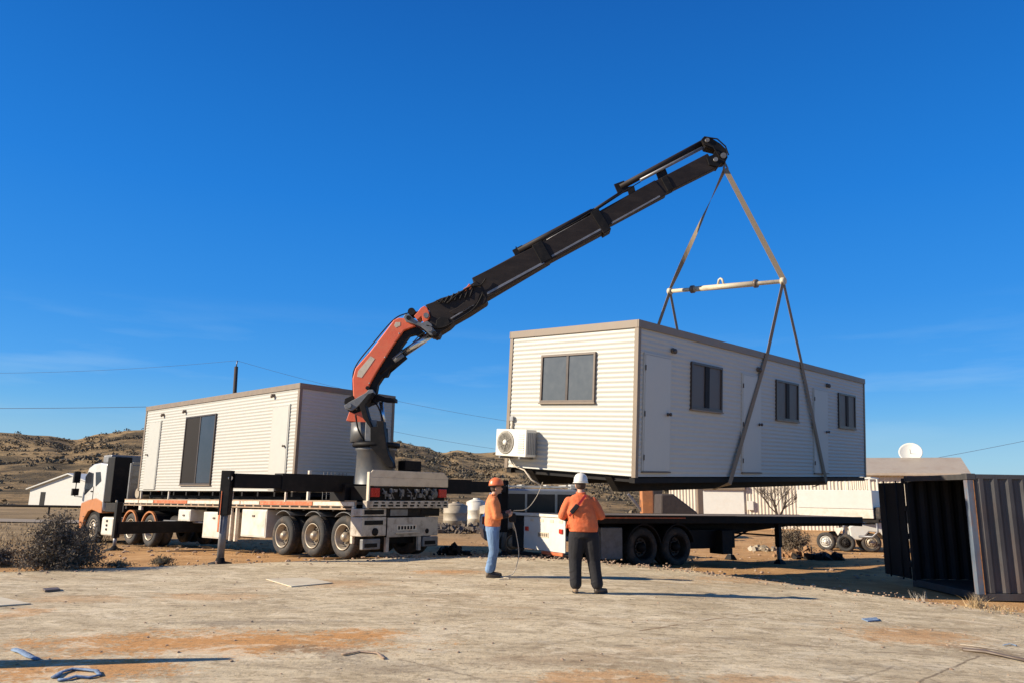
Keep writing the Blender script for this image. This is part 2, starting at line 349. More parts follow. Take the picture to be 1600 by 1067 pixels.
def slab_mat():
    m = bpy.data.materials.new('stained_concrete'); m.use_nodes = True; nt = m.node_tree; N = nt.nodes; L = nt.links; b = N['Principled BSDF']
    b.inputs['Roughness'].default_value = .88; b.inputs['Specular IOR Level'].default_value = .15
    g = N.new('ShaderNodeNewGeometry'); sp = N.new('ShaderNodeSeparateXYZ'); L.new(g.outputs['Position'], sp.inputs[0])
    def noise(sc, det=8, rg=.6, stretch=(1, 1, 1), off=0, dist=0):
        n = N.new('ShaderNodeTexNoise'); n.inputs['Scale'].default_value = sc; n.inputs['Detail'].default_value = det; n.inputs['Roughness'].default_value = rg; n.inputs['Distortion'].default_value = dist
        mp = N.new('ShaderNodeMapping'); mp.inputs['Scale'].default_value = stretch; mp.inputs['Location'].default_value = (off, off * .7, 0); L.new(g.outputs['Position'], mp.inputs[0])
        L.new(mp.outputs[0], n.inputs['Vector']); return n.outputs['Fac']
    def ramp(fac, e):
        r = N.new('ShaderNodeValToRGB'); L.new(fac, r.inputs[0])
        while len(r.color_ramp.elements) < len(e): r.color_ramp.elements.new(.5)
        for el, (p, c) in zip(r.color_ramp.elements, e): el.position = p; el.color = (*c, 1)
        return r.outputs[0]
    def math_(op, a, c, clamp=False):
        x = N.new('ShaderNodeMath'); x.operation = op; x.use_clamp = clamp
        for i, v in enumerate((a, c)):
            if isinstance(v, (int, float)): x.inputs[i].default_value = v
            elif v is not None: L.new(v, x.inputs[i])
        return x.outputs[0]
    def mix(f, a, col, blend='MIX'):
        x = N.new('ShaderNodeMix'); x.data_type = 'RGBA'; x.blend_type = blend
        if isinstance(f, (int, float)): x.inputs['Factor'].default_value = f
        else: L.new(f, x.inputs['Factor'])
        L.new(a, x.inputs['A'])
        if isinstance(col, tuple): x.inputs['B'].default_value = (*col, 1)
        else: L.new(col, x.inputs['B'])
        return x.outputs['Result']
    c = ramp(noise(.55, 9, .62), [(.3, (.49, .39, .25)), (.5, (.62, .505, .335)), (.7, (.70, .59, .405))])
    # worn darker blotches, drawn out along the pour direction
    c = mix(math_('MULTIPLY', ramp(noise(1.1, 10, .72, (.55, 1.5, 1), 11, .6), [(.47, (0, 0, 0)), (.62, (1, 1, 1))]), .62), c, (.34, .26, .165))
    c = mix(math_('MULTIPLY', ramp(noise(2.6, 10, .75, (.5, 1.3, 1), 31, .3), [(.53, (0, 0, 0)), (.63, (1, 1, 1))]), .5), c, (.22, .165, .11))
    c = mix(math_('MULTIPLY', ramp(noise(5.5, 9, .78, (.35, 1.7, 1), 71, .3), [(.54, (0, 0, 0)), (.62, (1, 1, 1))]), .6), c, (.20, .15, .10))
    c = mix(math_('MULTIPLY', ramp(noise(.9, 10, .75, (.6, 1.4, 1), 91, .3), [(.55, (0, 0, 0)), (.68, (1, 1, 1))]), .45), c, (.46, .27, .13))
    c = mix(math_('MULTIPLY', ramp(noise(1.8, 8, .7, (.7, 1.2, 1), 57), [(.56, (0, 0, 0)), (.68, (1, 1, 1))]), .5), c, (.66, .585, .45))
    wob = noise(2.2, 8, .7, (1, 1, 1), 3); wob2 = noise(7, 8, .75, (1, 1, 1), 9); wob3 = noise(24, 6, .7, (1, 1, 1), 19)
    def patch(c, cx, cy, rx, ry, ang, col, amt):
        ca, sa = math.cos(ang), math.sin(ang)
        dx = math_('SUBTRACT', sp.outputs['X'], cx); dy = math_('SUBTRACT', sp.outputs['Y'], cy)
        u = math_('DIVIDE', math_('ADD', math_('MULTIPLY', dx, ca), math_('MULTIPLY', dy, sa)), rx)
        v = math_('DIVIDE', math_('SUBTRACT', math_('MULTIPLY', dy, ca), math_('MULTIPLY', dx, sa)), ry)
        r = math_('SQRT', math_('ADD', math_('MULTIPLY', u, u), math_('MULTIPLY', v, v)), None)
        k = math_('ADD', math_('MULTIPLY', math_('SUBTRACT', wob, .5), 2.6), math_('ADD', math_('MULTIPLY', math_('SUBTRACT', wob2, .5), 3.0), math_('MULTIPLY', math_('SUBTRACT', wob3, .5), 3.2)))
        f = math_('MULTIPLY', math_('SUBTRACT', 1.2, math_('ADD', math_('MULTIPLY', r, 1.15), k)), 1.9, True)
        return mix(math_('MULTIPLY', f, amt), c, col)
    OR = (.56, .28, .10)
    for px, py, wx, wy, amt, col in ((330, 1003, 300, 20, .95, OR), (560, 992, 90, 12, .9, OR), (120, 1045, 180, 18, .9, OR), (900, 1030, 150, 14, .35, (.30, .19, .11)), (950, 1058, 120, 14, .6, OR),
                                     (1420, 992, 100, 12, .6, OR), (1180, 1060, 90, 8, .4, OR), (330, 932, 100, 6, .4, OR), (520, 911, 90, 7, .35, OR), (30, 957, 40, 9, .6, OR), (700, 893, 60, 4, .7, OR), (120, 935, 90, 6, .35, OR), (1560, 1020, 60, 9, .5, (.20, .14, .09)),
                                     (1250, 905, 180, 5, .5, OR), (460, 1013, 40, 8, .6, (.2, .15, .1)), (540, 1022, 60, 12, .45, (.24, .2, .16)), (370, 972, 120, 5, .5, (.22, .18, .14)), (620, 1040, 120, 10, .35, (.24, .19, .14))):
        a = ons(px - wx, py); bb = ons(px + wx, py); t = ons(px, py - wy); q = ons(px, py + wy); ce = ons(px, py)
        c = patch(c, ce.x, ce.y, (bb - a).length / 2, (t - q).length / 2, math.atan2(bb.y - a.y, bb.x - a.x), col, amt)
    def seam(c, p, q, w, amt, col=(.13, .09, .06)):
        d = (q - p); ln = d.length; d /= ln
        dx = math_('SUBTRACT', sp.outputs['X'], p.x); dy = math_('SUBTRACT', sp.outputs['Y'], p.y)
        t = math_('ADD', math_('MULTIPLY', dx, d.x), math_('MULTIPLY', dy, d.y))
        s = math_('SUBTRACT', math_('MULTIPLY', dy, d.x), math_('MULTIPLY', dx, d.y))
        s = math_('ADD', s, math_('MULTIPLY', math_('SUBTRACT', wob, .5), .12))
        inside = math_('MULTIPLY', math_('GREATER_THAN', t, 0), math_('LESS_THAN', t, ln))
        f = math_('MULTIPLY', math_('SUBTRACT', w, math_('ABSOLUTE', s, None)), 1.6 / w, True)
        f = math_('MULTIPLY', math_('MULTIPLY', f, inside), math_('MULTIPLY', wob2, 1.7, True))
        return mix(math_('MULTIPLY', f, amt), c, col)
    c = seam(c, ons(1000, 985), ons(1195, 955), .035, .8, (.2, .12, .06)); c = seam(c, ons(830, 1010), ons(1000, 985), .03, .35)
    c = seam(c, ons(1400, 1080), ons(1530, 1024), .02, .8); c = seam(c, ons(620, 1028), ons(760, 1062), .03, .5); c = seam(c, ons(1020, 880), ons(1330, 940), .02, .4)
    c = seam(c, ons(1310, 1070), ons(1400, 1040), .02, .5)
    c = mix(math_('MULTIPLY', ramp(noise(11, 8, .7, (.8, 1.1, 1), 41), [(.55, (0, 0, 0)), (.63, (1, 1, 1))]), .6), c, (.17, .12, .07))
    c = mix(math_('MULTIPLY', ramp(noise(3.4, 10, .8, (.8, 1.2, 1), 141, .8), [(.53, (0, 0, 0)), (.59, (1, 1, 1))]), .55), c, (.27, .20, .115))
    c = mix(math_('MULTIPLY', ramp(noise(1.5, 10, .78, (.8, 1.2, 1), 211, 1.0), [(.54, (0, 0, 0)), (.59, (1, 1, 1))]), .55), c, (.78, .66, .47))
    vz = N.new('ShaderNodeTexVoronoi'); vz.feature = 'DISTANCE_TO_EDGE'; vz.inputs['Scale'].default_value = .45
    vn = N.new('ShaderNodeTexNoise'); vn.inputs['Scale'].default_value = 1.2; vn.inputs['Detail'].default_value = 8; L.new(g.outputs['Position'], vn.inputs['Vector'])
    va = N.new('ShaderNodeMix'); va.data_type = 'VECTOR'; va.inputs['Factor'].default_value = .25; L.new(g.outputs['Position'], va.inputs['A']); L.new(vn.outputs['Color'], va.inputs['B']); L.new(va.outputs['Result'], vz.inputs['Vector'])
    c = mix(math_('MULTIPLY', math_('MULTIPLY', math_('LESS_THAN', vz.outputs['Distance'], .0035), ramp(noise(.8, 5, .6, (1, 1, 1), 77), [(.56, (0, 0, 0)), (.64, (1, 1, 1))])), .4), c, (.14, .10, .065))
    c = mix(1.0, c, ramp(noise(22, 8, .8), [(.25, (.70, .69, .67)), (.45, (1, 1, 1)), (.8, (1.12, 1.1, 1.08))]), 'MULTIPLY')
    c = mix(1.0, c, ramp(noise(90, 4, .7), [(.3, (.86, .86, .85)), (.6, (1.05, 1.05, 1.05))]), 'MULTIPLY')
    L.new(c, b.inputs['Base Color'])
    bp = N.new('ShaderNodeBump'); bp.inputs['Strength'].default_value = .6; bp.inputs['Distance'].default_value = .02
    L.new(math_('ADD', noise(14, 10, .75), math_('MULTIPLY', wob, 1.5)), bp.inputs['Height']); L.new(bp.outputs[0], b.inputs['Normal'])
    return m
edge = [(-30, -1.5), (-14, 9.8), (-8.92, 13.56), (-2.85, 17.55), (-1.2, 18.2), (.4, 18.35), (1.6, 18.1), (2.4, 17.4), *[tuple(ons(px, py)[:2]) for px, py in ((1060, 888), (1200, 907), (1450, 940), (1600, 957))], (16, 1.5), (20, -12), (-30, -12)]
pts = []
for i in range(len(edge)):
    a = V((*edge[i], 0)); b_ = V((*edge[(i + 1) % len(edge)], 0)); n = max(1, int((b_ - a).length / .3)) if i < 12 else 1
    for k in range(n):
        p = a.lerp(b_, k / n)
        if i < 12: p += V((noise.noise(p * 1.3), noise.noise(p * 1.3 + V((9, 9, 9))), 0)) * .10 + V((noise.noise(p * 5), noise.noise(p * 5 + V((9, 9, 9))), 0)) * .04
        pts.append((p.x, p.y))
sl_ = MB().prism(pts, -.9, .9, ((0, 0, 0), (1, 0, 0), (0, 1, 0), (0, 0, 1)))
for xc in (0, .5, 1, 1.5, 2, 2.5, 3): bmesh.ops.bisect_plane(sl_.bm, geom=sl_.bm.verts[:] + sl_.bm.edges[:] + sl_.bm.faces[:], plane_co=(xc, 0, 0), plane_no=(1, 0, 0))
for v in sl_.bm.verts: v.co.z += slab_z(v.co.x)
s_ = sl_.build('pavement', slab_mat()); tag(s_, kind='structure')

# road in the far left field
rd = MB(); rp_ = [(-120, 47.5), (-60, 45), (-24, 43.5), (-5, 42.5)]
for i in range(len(rp_) - 1):
    (x0, y0), (x1, y1) = rp_[i], rp_[i + 1]
    v = [rd.bm.verts.new(q) for q in ((x0, y0 - 1.8, ground_z(x0, y0) + .045), (x1, y1 - 1.8, ground_z(x1, y1) + .045), (x1, y1 + 1.8, ground_z(x1, y1) + .045), (x0, y0 + 1.8, ground_z(x0, y0) + .045))]; rd.bm.faces.new(v)
tag(rd.build('road', pm('road_gravel', (.26, .205, .145), .95, var=.15, scale=.8, coords='Object')), kind='structure')

# hills: a real terrain sheet whose ridge rises far behind the yard
ridge = [(-500, 650), (-200, 660), (0, 676), (60, 679), (105, 686), (150, 676), (200, 671), (240, 670), (330, 668), (450, 672), (560, 682), (620, 690), (655, 697), (690, 708), (712, 704), (745, 708), (800, 705), (850, 708), (950, 722), (1050, 738), (1150, 756), (1300, 772), (1700, 790), (2300, 800)]
def interp(t, x):
    for (a, ya), (b, yb) in zip(t, t[1:]):
        if a <= x <= b: k = (x - a) / (b - a); k = k * k * (3 - 2 * k); return ya + (yb - ya) * k
    return t[-1][1] if x > t[-1][0] else t[0][1]
def hill_h(px, Y):
    # base 70 m, ridge at 330 m
    R = 330.0; top = ony(px, interp(ridge, px), R).z
    if Y < 70: return -.7
    k = min(1, (Y - 70) / (R - 70)); prof = k ** 1.35
    if Y > R: prof = 1 - (Y - R) / 500.0
    h = -.7 + (max(top, -.7) + .7) * prof
    return h
bm = bmesh.new(); rows = []
Yh = [66 + 4 * i for i in range(20)] + [146 + 8 * i for i in range(32)] + [420, 480, 560, 700]
PXS = [-520 + 9 * i for i in range(310)]
for Y in Yh:
    row = []
    for px in PXS:
        x = ony(px, 770, 1000).x / 1000 * Y
        h = hill_h(px, Y)
        if Y > 80:
            am = min(1, (Y - 80) / 120) * min(1, max(h + .7, 0) / 5)
            rg = 1 - min(1, abs(Y - 330) / 60)
            h += am * (1 - .75 * rg) * (4.0 * noise.noise(V((x * .018, Y * .018, 1))) + 1.4 * noise.noise(V((x * .06, Y * .06, 4))))
            h += am * rg * .5 * noise.noise(V((x * .1, 3, 2)))
        row.append(bm.verts.new((x, Y, h - (.3 if Y < 75 else 0))))
    rows.append(row)
for j in range(len(Yh) - 1):
    for i in range(len(PXS) - 1):
        f = bm.faces.new((rows[j][i], rows[j][i + 1], rows[j + 1][i + 1], rows[j + 1][i])); f.smooth = True
def hill_mat():
    m = bpy.data.materials.new('dry_hill'); m.use_nodes = True; nt = m.node_tree; N = nt.nodes; L = nt.links; b = N['Principled BSDF']
    b.inputs['Roughness'].default_value = 1; b.inputs['Specular IOR Level'].default_value = .05; g = N.new('ShaderNodeNewGeometry')
    def nz(sc, off=0, det=9, rg=.68):
        n = N.new('ShaderNodeTexNoise'); n.inputs['Scale'].default_value = sc; n.inputs['Detail'].default_value = det; n.inputs['Roughness'].default_value = rg
        mp = N.new('ShaderNodeMapping'); mp.inputs['Location'].default_value = (off, off, 0); L.new(g.outputs['Position'], mp.inputs[0]); L.new(mp.outputs[0], n.inputs['Vector']); return n.outputs['Fac']
    def ramp(f, e):
        r = N.new('ShaderNodeValToRGB'); L.new(f, r.inputs[0])
        while len(r.color_ramp.elements) < len(e): r.color_ramp.elements.new(.5)
        for el, (p, c) in zip(r.color_ramp.elements, e): el.position = p; el.color = (*c, 1)
        return r.outputs[0]
    base = ramp(nz(.02), [(.32, (.18, .12, .065)), (.46, (.28, .19, .10)), (.60, (.36, .25, .13)), (.72, (.44, .33, .19))])
    x = N.new('ShaderNodeMix'); x.data_type = 'RGBA'; L.new(base, x.inputs['A']); x.inputs['B'].default_value = (.085, .068, .045, 1)
    L.new(ramp(nz(.035, 40, 10, .72), [(.47, (0, 0, 0)), (.56, (.9, .9, .9))]), x.inputs['Factor'])
    x2 = N.new('ShaderNodeMix'); x2.data_type = 'RGBA'; L.new(x.outputs['Result'], x2.inputs['A']); x2.inputs['B'].default_value = (.10, .078, .05, 1)
    L.new(ramp(nz(.16, 90, 8, .7), [(.53, (0, 0, 0)), (.59, (.75, .75, .75))]), x2.inputs['Factor'])
    y = N.new('ShaderNodeMix'); y.data_type = 'RGBA'; y.blend_type = 'MULTIPLY'; y.inputs['Factor'].default_value = 1; L.new(x2.outputs['Result'], y.inputs['A'])
    L.new(ramp(nz(.5, 7, 8, .75), [(.3, (.6, .6, .6)), (.5, (1, 1, 1)), (.75, (1.25, 1.22, 1.15))]), y.inputs['B']); L.new(y.outputs['Result'], b.inputs['Base Color'])
    bp = N.new('ShaderNodeBump'); bp.inputs['Strength'].default_value = .8; bp.inputs['Distance'].default_value = 1.2; L.new(nz(.22), bp.inputs['Height']); L.new(bp.outputs[0], b.inputs['Normal'])
    return m
me = bpy.data.meshes.new('hills'); bm.to_mesh(me); bm.free(); me.materials.append(hill_mat())
hills = bpy.data.objects.new('hills', me); COL.objects.link(hills); tag(hills, kind='structure')

def clump(bm, c, r, h, n, leaf, rng, tilt=1.0):
    for _ in range(n):
        a = rng.random() * 2 * PI; rr = r * math.sqrt(rng.random()); zz = h * (rng.random() ** .8) * math.sqrt(max(.05, 1 - (rr / r) ** 2))
        p = V((c[0] + rr * math.cos(a), c[1] + rr * math.sin(a), c[2] + zz)); s = leaf * (.6 + .8 * rng.random())
        d1 = V((rng.gauss(0, 1), rng.gauss(0, 1), rng.gauss(0, 1))).normalized(); d2 = d1.cross(V((rng.gauss(0, 1), rng.gauss(0, 1), rng.gauss(0, 1)))).normalized()
        bm.faces.new([bm.verts.new(p + d1 * s), bm.verts.new(p + d2 * s * .7), bm.verts.new(p - d1 * s), bm.verts.new(p - d2 * s * .7)])
rng = random.Random(3); bm = bmesh.new()
for _ in range(4300):
    px = rng.uniform(-60, 1000) if rng.random() < .9 else rng.uniform(1000, 1500); Y = rng.uniform(62, 335)
    x = ony(px, 770, 1000).x / 1000 * Y
    dens = noise.noise(V((x * .03, Y * .03, 8))) + .5 * noise.noise(V((x * .012, Y * .012, 3)))
    if dens < .05 and rng.random() < .72: continue
    if Y > 290 and rng.random() < .6: continue
    if Y < 100 and rng.random() < .6: continue
    z = hill_h(px, Y) if Y > 75 else ground_z(x, Y)
    if Y > 80:
        am = min(1, (Y - 80) / 120) * min(1, max(z + .7, 0) / 5); rg = 1 - min(1, abs(Y - 330) / 60)
        z += am * (1 - .75 * rg) * (4.0 * noise.noise(V((x * .018, Y * .018, 1))) + 1.4 * noise.noise(V((x * .06, Y * .06, 4))))
    if px > 1000 and Y < 62: continue
    r = rng.uniform(.4, 1.15) * (1 + (Y > 150) * .7); clump(bm, (x, Y, z - .15), r, r * rng.uniform(.5, .9), 34, .20 * r, rng)
me = bpy.data.meshes.new('scrub'); bm.to_mesh(me); bm.free(); me.materials.append(SCRUB)
o = bpy.data.objects.new('scrub', me); COL.objects.link(o); tag(o, 'low dark saltbush scrub dotted over the dry hills and plain', 'scrub', kind='stuff')

# dry grass and pebbles round the slab
bm = bmesh.new()
def blade(bm, p, h, w, rng):
    a = rng.random() * 2 * PI; d = V((math.cos(a), math.sin(a), 0)); l = V((rng.gauss(0, .35), rng.gauss(0, .35), 1)) * h
    q = p + l * .6 + V((0, 0, 0)); t = p + l + V((rng.gauss(0, .3), rng.gauss(0, .3), 0)) * h
    bm.faces.new([bm.verts.new(p - d * w), bm.verts.new(p + d * w), bm.verts.new(q + d * w * .6), bm.verts.new(q - d * w * .6)])
    bm.faces.new([bm.verts.new(q - d * w * .6), bm.verts.new(q + d * w * .6), bm.verts.new(t)])
for _ in range(900):
    if rng.random() < .45: x = rng.uniform(-26, -8); y = rng.uniform(14, 40)
    else: x = rng.uniform(-18, 14); y = rng.uniform(16, 40)
    if y < 13.5 + (x + 9) * .67 + .3 and x < -1: continue
    if x > 1 and x < 12 and y > 18.5 and y < 26 and rng.random() < .7: continue
    s = rng.uniform(.5, 1.3) * (1.3 if x < -14 else .6)
    for k in range(14): blade(bm, V((x + rng.gauss(0, .08) * s, y + rng.gauss(0, .08) * s, ground_z(x, y) - .01)), rng.uniform(.06, .2) * s, .008 * s, rng)
me = bpy.data.meshes.new('dry_grass'); bm.to_mesh(me); bm.free(); me.materials.append(GRASSD)
o = bpy.data.objects.new('dry_grass', me); COL.objects.link(o); tag(o, 'sparse dry straw grass tufts on the red dirt', 'grass', kind='stuff')
bm = bmesh.new()
for _ in range(1500):
    k = rng.random()
    if k < .35:
        t = rng.random(); i = rng.randrange(2, 11); a, b_ = V((*edge[i], 0)), V((*edge[i + 1], 0)); p = a.lerp(b_, t) + V((rng.gauss(0, .35), rng.gauss(0, .35), 0)); s = rng.uniform(.01, .035)
    elif k < .6: p = V((rng.uniform(-8, 8), rng.uniform(5.5, 16), 0)); s = rng.uniform(.006, .018)
    else: p = V((rng.uniform(-14, 14), rng.uniform(17, 32), 0)); s = rng.uniform(.015, .06)
    on_slab = k >= .35 and k < .6
    p.z = (slab_z(p.x) if on_slab else max(ground_z(p.x, p.y), -9)) + s * .3
    if k < .35: p.z = slab_z(p.x) + s * .3
    bmesh.ops.create_icosphere(bm, subdivisions=1, radius=s, matrix=Matrix.Translation(p) @ Matrix.Rotation(rng.random() * 6, 4, 'Z') @ Matrix.Diagonal((1.3, .9, .6, 1)))
me = bpy.data.meshes.new('gravel'); bm.to_mesh(me); bm.free(); me.materials.append(STONE)
o = bpy.data.objects.new('gravel', me); COL.objects.link(o); tag(o, 'loose pebbles and crumbs scattered over slab and dirt', 'gravel', kind='stuff')

# ------------------------------------------------------------------ bushes and weeds
def shrub(name, c, r, h, nleaf, leaf, label, cat='shrub', mat=LEAF, ns=40, seed=1, group=None):
    rg = random.Random(seed); root = empty(name, c); tag(root, label, cat, group)
    st = MB(); bm = bmesh.new()
    for i in range(ns):
        a = rg.random() * 2 * PI; el = rg.uniform(.15, 1.4); L_ = rg.uniform(.6, 1.0)
        tip = V((math.cos(a) * math.cos(el) * r * 1.05, math.sin(a) * math.cos(el) * r * 1.05, math.sin(el) * h)) * L_
        mid = tip * .5 + V((rg.gauss(0, .06), rg.gauss(0, .06), .08)) * r
        base = V((rg.gauss(0, .08) * r, rg.gauss(0, .08) * r, 0))
        st.tube([base, mid, tip], [.012 * r + .004, .008 * r + .002, .003], 4, cap=False)
        dens = rg.uniform(.4, 1.5)
        for k in range(int(nleaf / ns * dens)):
            t = rg.uniform(.3, 1.08); p = (base.lerp(mid, t * 2) if t < .5 else mid.lerp(tip, t * 2 - 1)) + V((rg.gauss(0, .085), rg.gauss(0, .085), rg.gauss(0, .075))) * r
            if p.z < .01: p.z = rg.uniform(.01, .1)
            s = leaf * rg.uniform(.5, 1.4); d1 = (V((rg.gauss(0, 1), rg.gauss(0, 1), rg.gauss(.3, 1)))).normalized(); d2 = d1.cross(V((rg.gauss(0, 1), rg.gauss(0, 1), rg.gauss(0, 1)))).normalized()
            bm.faces.new([bm.verts.new(p + d1 * s * 1.4), bm.verts.new(p + d2 * s * .45), bm.verts.new(p - d1 * s * 1.4), bm.verts.new(p - d2 * s * .45)])
    st.build('stem', TWIG, root)
    me = bpy.data.meshes.new('foliage'); bm.to_mesh(me); bm.free(); me.materials.append(mat); f = bpy.data.objects.new('foliage', me); COL.objects.link(f); f.parent = root
    return root
shrub('saltbush', (-8.42, 14.4, -.08), .80, 1.04, 30000, .02, 'big dark rounded saltbush growing at the left edge of the slab', seed=2, ns=150)
shrub('saltbush', (-10.1, 15.2, -.08), .6, .36, 6000, .02, 'low dark bush at the left frame edge, beside the big round one', seed=5, ns=60)
shrub('weed', (-7.0, 15.55, -.05), .34, .2, 1300, .016, 'small flat grey weed between the big saltbush and the outrigger foot', 'weed', WEEDG, 26, 4)
shrub('weed', (-7.6, 15.1, -.05), .4, .12, 900, .016, 'thin weed mat against the slab edge, right of the big saltbush', 'weed', WEEDG, 20, 6)
def tuft(name, c, n, h, sp, label, mat=GRASSD, seed=1, w=.006):
    rg = random.Random(seed); bm = bmesh.new()
    for _ in range(n): blade(bm, V((rg.gauss(0, sp), rg.gauss(0, sp), 0)), h * rg.uniform(.35, 1), w, rg)
    me = bpy.data.meshes.new(name); bm.to_mesh(me); bm.free(); me.materials.append(mat); o = bpy.data.objects.new(name, me); COL.objects.link(o); o.location = c
    return tag(o, label, 'weed')
p = ons(1522, 949); tuft('straw_tuft', (p.x + .05, p.y + .02, p.z), 90, .26, .06, 'tall straw tuft at the near corner of the container', seed=3)
p = ons(1560, 953); tuft('straw_tuft', (p.x, p.y + .05, p.z), 200, .08, .3, 'low strip of dry grass under the ribbed side of the container', seed=5)
p = ons(1437, 938); tuft('pale_weed', (p.x, p.y, p.z), 26, .2, .07, 'small pale weed in the shade before the container opening', seed=8, mat=PVC, w=.004)
p = onz(1181, 884, -.2); tuft('pale_weed', (p.x, p.y, ground_z(p.x, p.y)), 10, .16, .03, 'single thin pale weed in the shadow in front of the landing legs', seed=9, mat=PVC, w=.004)

# ------------------------------------------------------------------ suspended portable building
yaw, pit, rol = .8001, .0266, .0673
a_ = V((math.cos(yaw) * math.cos(pit), math.sin(yaw) * math.cos(pit), math.sin(pit)))
b_ = V((-math.sin(yaw) * math.cos(rol), math.cos(yaw) * math.cos(rol), math.sin(rol))); b_ = (b_ - a_ * a_.dot(b_)).normalized(); u_ = a_.cross(b_)
FB = empty('portable_building', (2.2716, 13.6228, 1.8124), mat3=Matrix((a_, b_, u_)).transposed())
tag(FB, 'cream portable building with three doors hanging from crane slings above the empty trailer', 'portable building')
FBM = FB.matrix_world.copy()
LX, LY, HZ = 11.76, 3.30, 2.9
def cabin_shell(root, LX, LY, HZ, ribs):
    corr_panel('wall', WALL, root, (0.03, 0, 0), (1, 0, 0), LX - .06, .02, HZ - .1, (0, -1, 0))
    corr_panel('wall', WALL, root, (0.03, LY, 0), (1, 0, 0), LX - .06, .02, HZ - .1, (0, 1, 0))
    corr_panel('wall', WALL, root, (0, .03, 0), (0, 1, 0), LY - .06, .02, HZ - .1, (-1, 0, 0))
    corr_panel('wall', WALL, root, (LX, .03, 0), (0, 1, 0), LY - .06, .02, HZ - .1, (1, 0, 0))
    bx('floor', BLIND, root, .05, LX - .05, .05, LY - .05, .03, .12)
    for x in (0, LX):
        for y in (0, LY):
            sx = 1 if x == 0 else -1; sy = 1 if y == 0 else -1
            m = MB(); x0, x1 = sorted((x - sx * .018, x + sx * .07)); y0, y1 = sorted((y - sy * .018, y - sy * .010)); m.box(x0, x1, y0, y1, 0, HZ - .14)
            x0, x1 = sorted((x - sx * .018, x - sx * .010)); y0, y1 = sorted((y - sy * .0098, y + sy * .07)); m.box(x0, x1, y0, y1, 0, HZ - .14)
            m.build('corner_trim', TRIM, root)
    m = MB(); t = .03
    m.box(-t, LX + t, -t, -.001, HZ - .15, HZ); m.box(-t, LX + t, LY + .001, LY + t, HZ - .15, HZ)
    m.box(-t, -.001, 0, LY, HZ - .149, HZ - .001); m.box(LX + .001, LX + t, 0, LY, HZ - .149, HZ - .001)
    f = m.build('fascia', TRIM, root, bevel=.004)
    bx('roof', TRIM, root, .001, LX - .001, .001, LY - .001, HZ - .06, HZ - .02)
cabin_shell(FB, LX, LY, HZ, 0)
def window_x(root, y0, y1, z0, z1, fm, gm, sill_mat=TRIM, x=0.0, s=-1, slider=True):
    """window in the wall x=const with outward normal s*X"""
    def B(name, mat, parent, ya, yb, za, zb, d0, d1, bev=.003):
        xa, xb = sorted((x + s * d0, x + s * d1)); return bx(name, mat, parent, xa, xb, ya, yb, za, zb, bev)
    fr = MB(); w = .045
    for ya, yb, za, zb in ((y0, y1, z1 - w, z1), (y0, y1, z0, z0 + w), (y0, y0 + w, z0 + w, z1 - w), (y1 - w, y1, z0 + w, z1 - w)):
        xa, xb = sorted((x + s * -.02, x + s * .045)); fr.box(xa, xb, ya, yb, za, zb)
    f = fr.build('window', fm, root, bevel=.003)
    B('pane', gm, f, y0 + w, y1 - w, z0 + w, z1 - w, .008, .018, 0)
    ym = (y0 + y1) / 2; B('mullion', FRAMEB, f, ym - .03, ym + .03, z0 + w, z1 - w, .018, .035)
    B('sill', sill_mat, f, y0 - .02, y1 + .02, z0 - .03, z0 - .001, .0, .06)  # sill in the plain trim colour
    return f
def window_y(root, x0, x1, z0, z1, fm, gm, y=0.0, mid=BLKSTEEL, midw=.09):
    fr = MB(); w = .05
    for xa, xb, za, zb in ((x0, x1, z1 - w, z1), (x0, x1, z0, z0 + w), (x0, x0 + w, z0 + w, z1 - w), (x1 - w, x1, z0 + w, z1 - w)):
        fr.box(xa, xb, y - .045, y + .02, za, zb)
    f = fr.build('window', fm, root, bevel=.003); xm = (x0 + x1) / 2
    bx('pane', gm, f, x0 + w, xm - midw, y - .018, y - .008) if False else None
    bx('pane', gm, f, x0 + w, x1 - w, y - .018, y - .008, z0 + w, z1 - w, 0)
    bx('mullion', mid, f, xm - midw, xm + midw, y - .036, y - .019, z0 + w, z1 - w, .002)
    bx('sill', TRIM, f, x0 - .02, x1 + .02, y - .06, y, z0 - .03, z0 - .001, .002)
    return f
window_x(FB, .96, 2.37, 1.37, 2.35, FRAMET, GLASSG)
for x0 in (1.86, 5.76, 9.68): window_y(FB, x0, x0 + 1.27, 1.37, 2.33, FRAMEB, BLIND)
def door_y(root, x0, x1, z0, z1, y=0.0, handle_right=True):
    d = bx('door', DOORW, root, x0, x1, y - .035, y + .01, z0, z1, .004)
    fr = MB(); w = .04
    for xa, xb, za, zb in ((x0 - w, x1 + w, z1 + .004, z1 + w), (x0 - w, x0 - .004, z0, z1 + .003), (x1 + .004, x1 + w, z0, z1 + .003)): fr.box(xa, xb, y - .028, y + .01, za, zb)
    fr.build('door_frame', WALL, d, bevel=.003)
    bx('threshold', FRAMET, d, x0 - w, x1 + w, y - .05, y, z0 - .03, z0 - .004, .003)
    hx = x1 - .09 if handle_right else x0 + .09
    h = MB(); h.lathe([(.032, 0), (.032, .02), (.015, .022), (.015, .05), (.035, .055), (.033, .085), (0, .09)], (hx, y - .035, z0 + 1.08), (0, -1, 0), 12); h.tube([(hx, y - .09, z0 + 1.08), (hx - .1, y - .09, z0 + 1.08)], .009, 6)
    h.build('handle', FRAMEB, d)
    hg = MB()
    for zz in (z0 + .25, z0 + 1.05, z1 - .25): hg.tube([(x0 - .006, y - .042, zz - .05), (x0 - .006, y - .042, zz + .05)], .011, 6)
    hg.build('hinge', FRAMEB, d)
    return d
for x0 in (.22, 4.08, 8.02): door_y(FB, x0, x0 + .86, .12, 2.28)
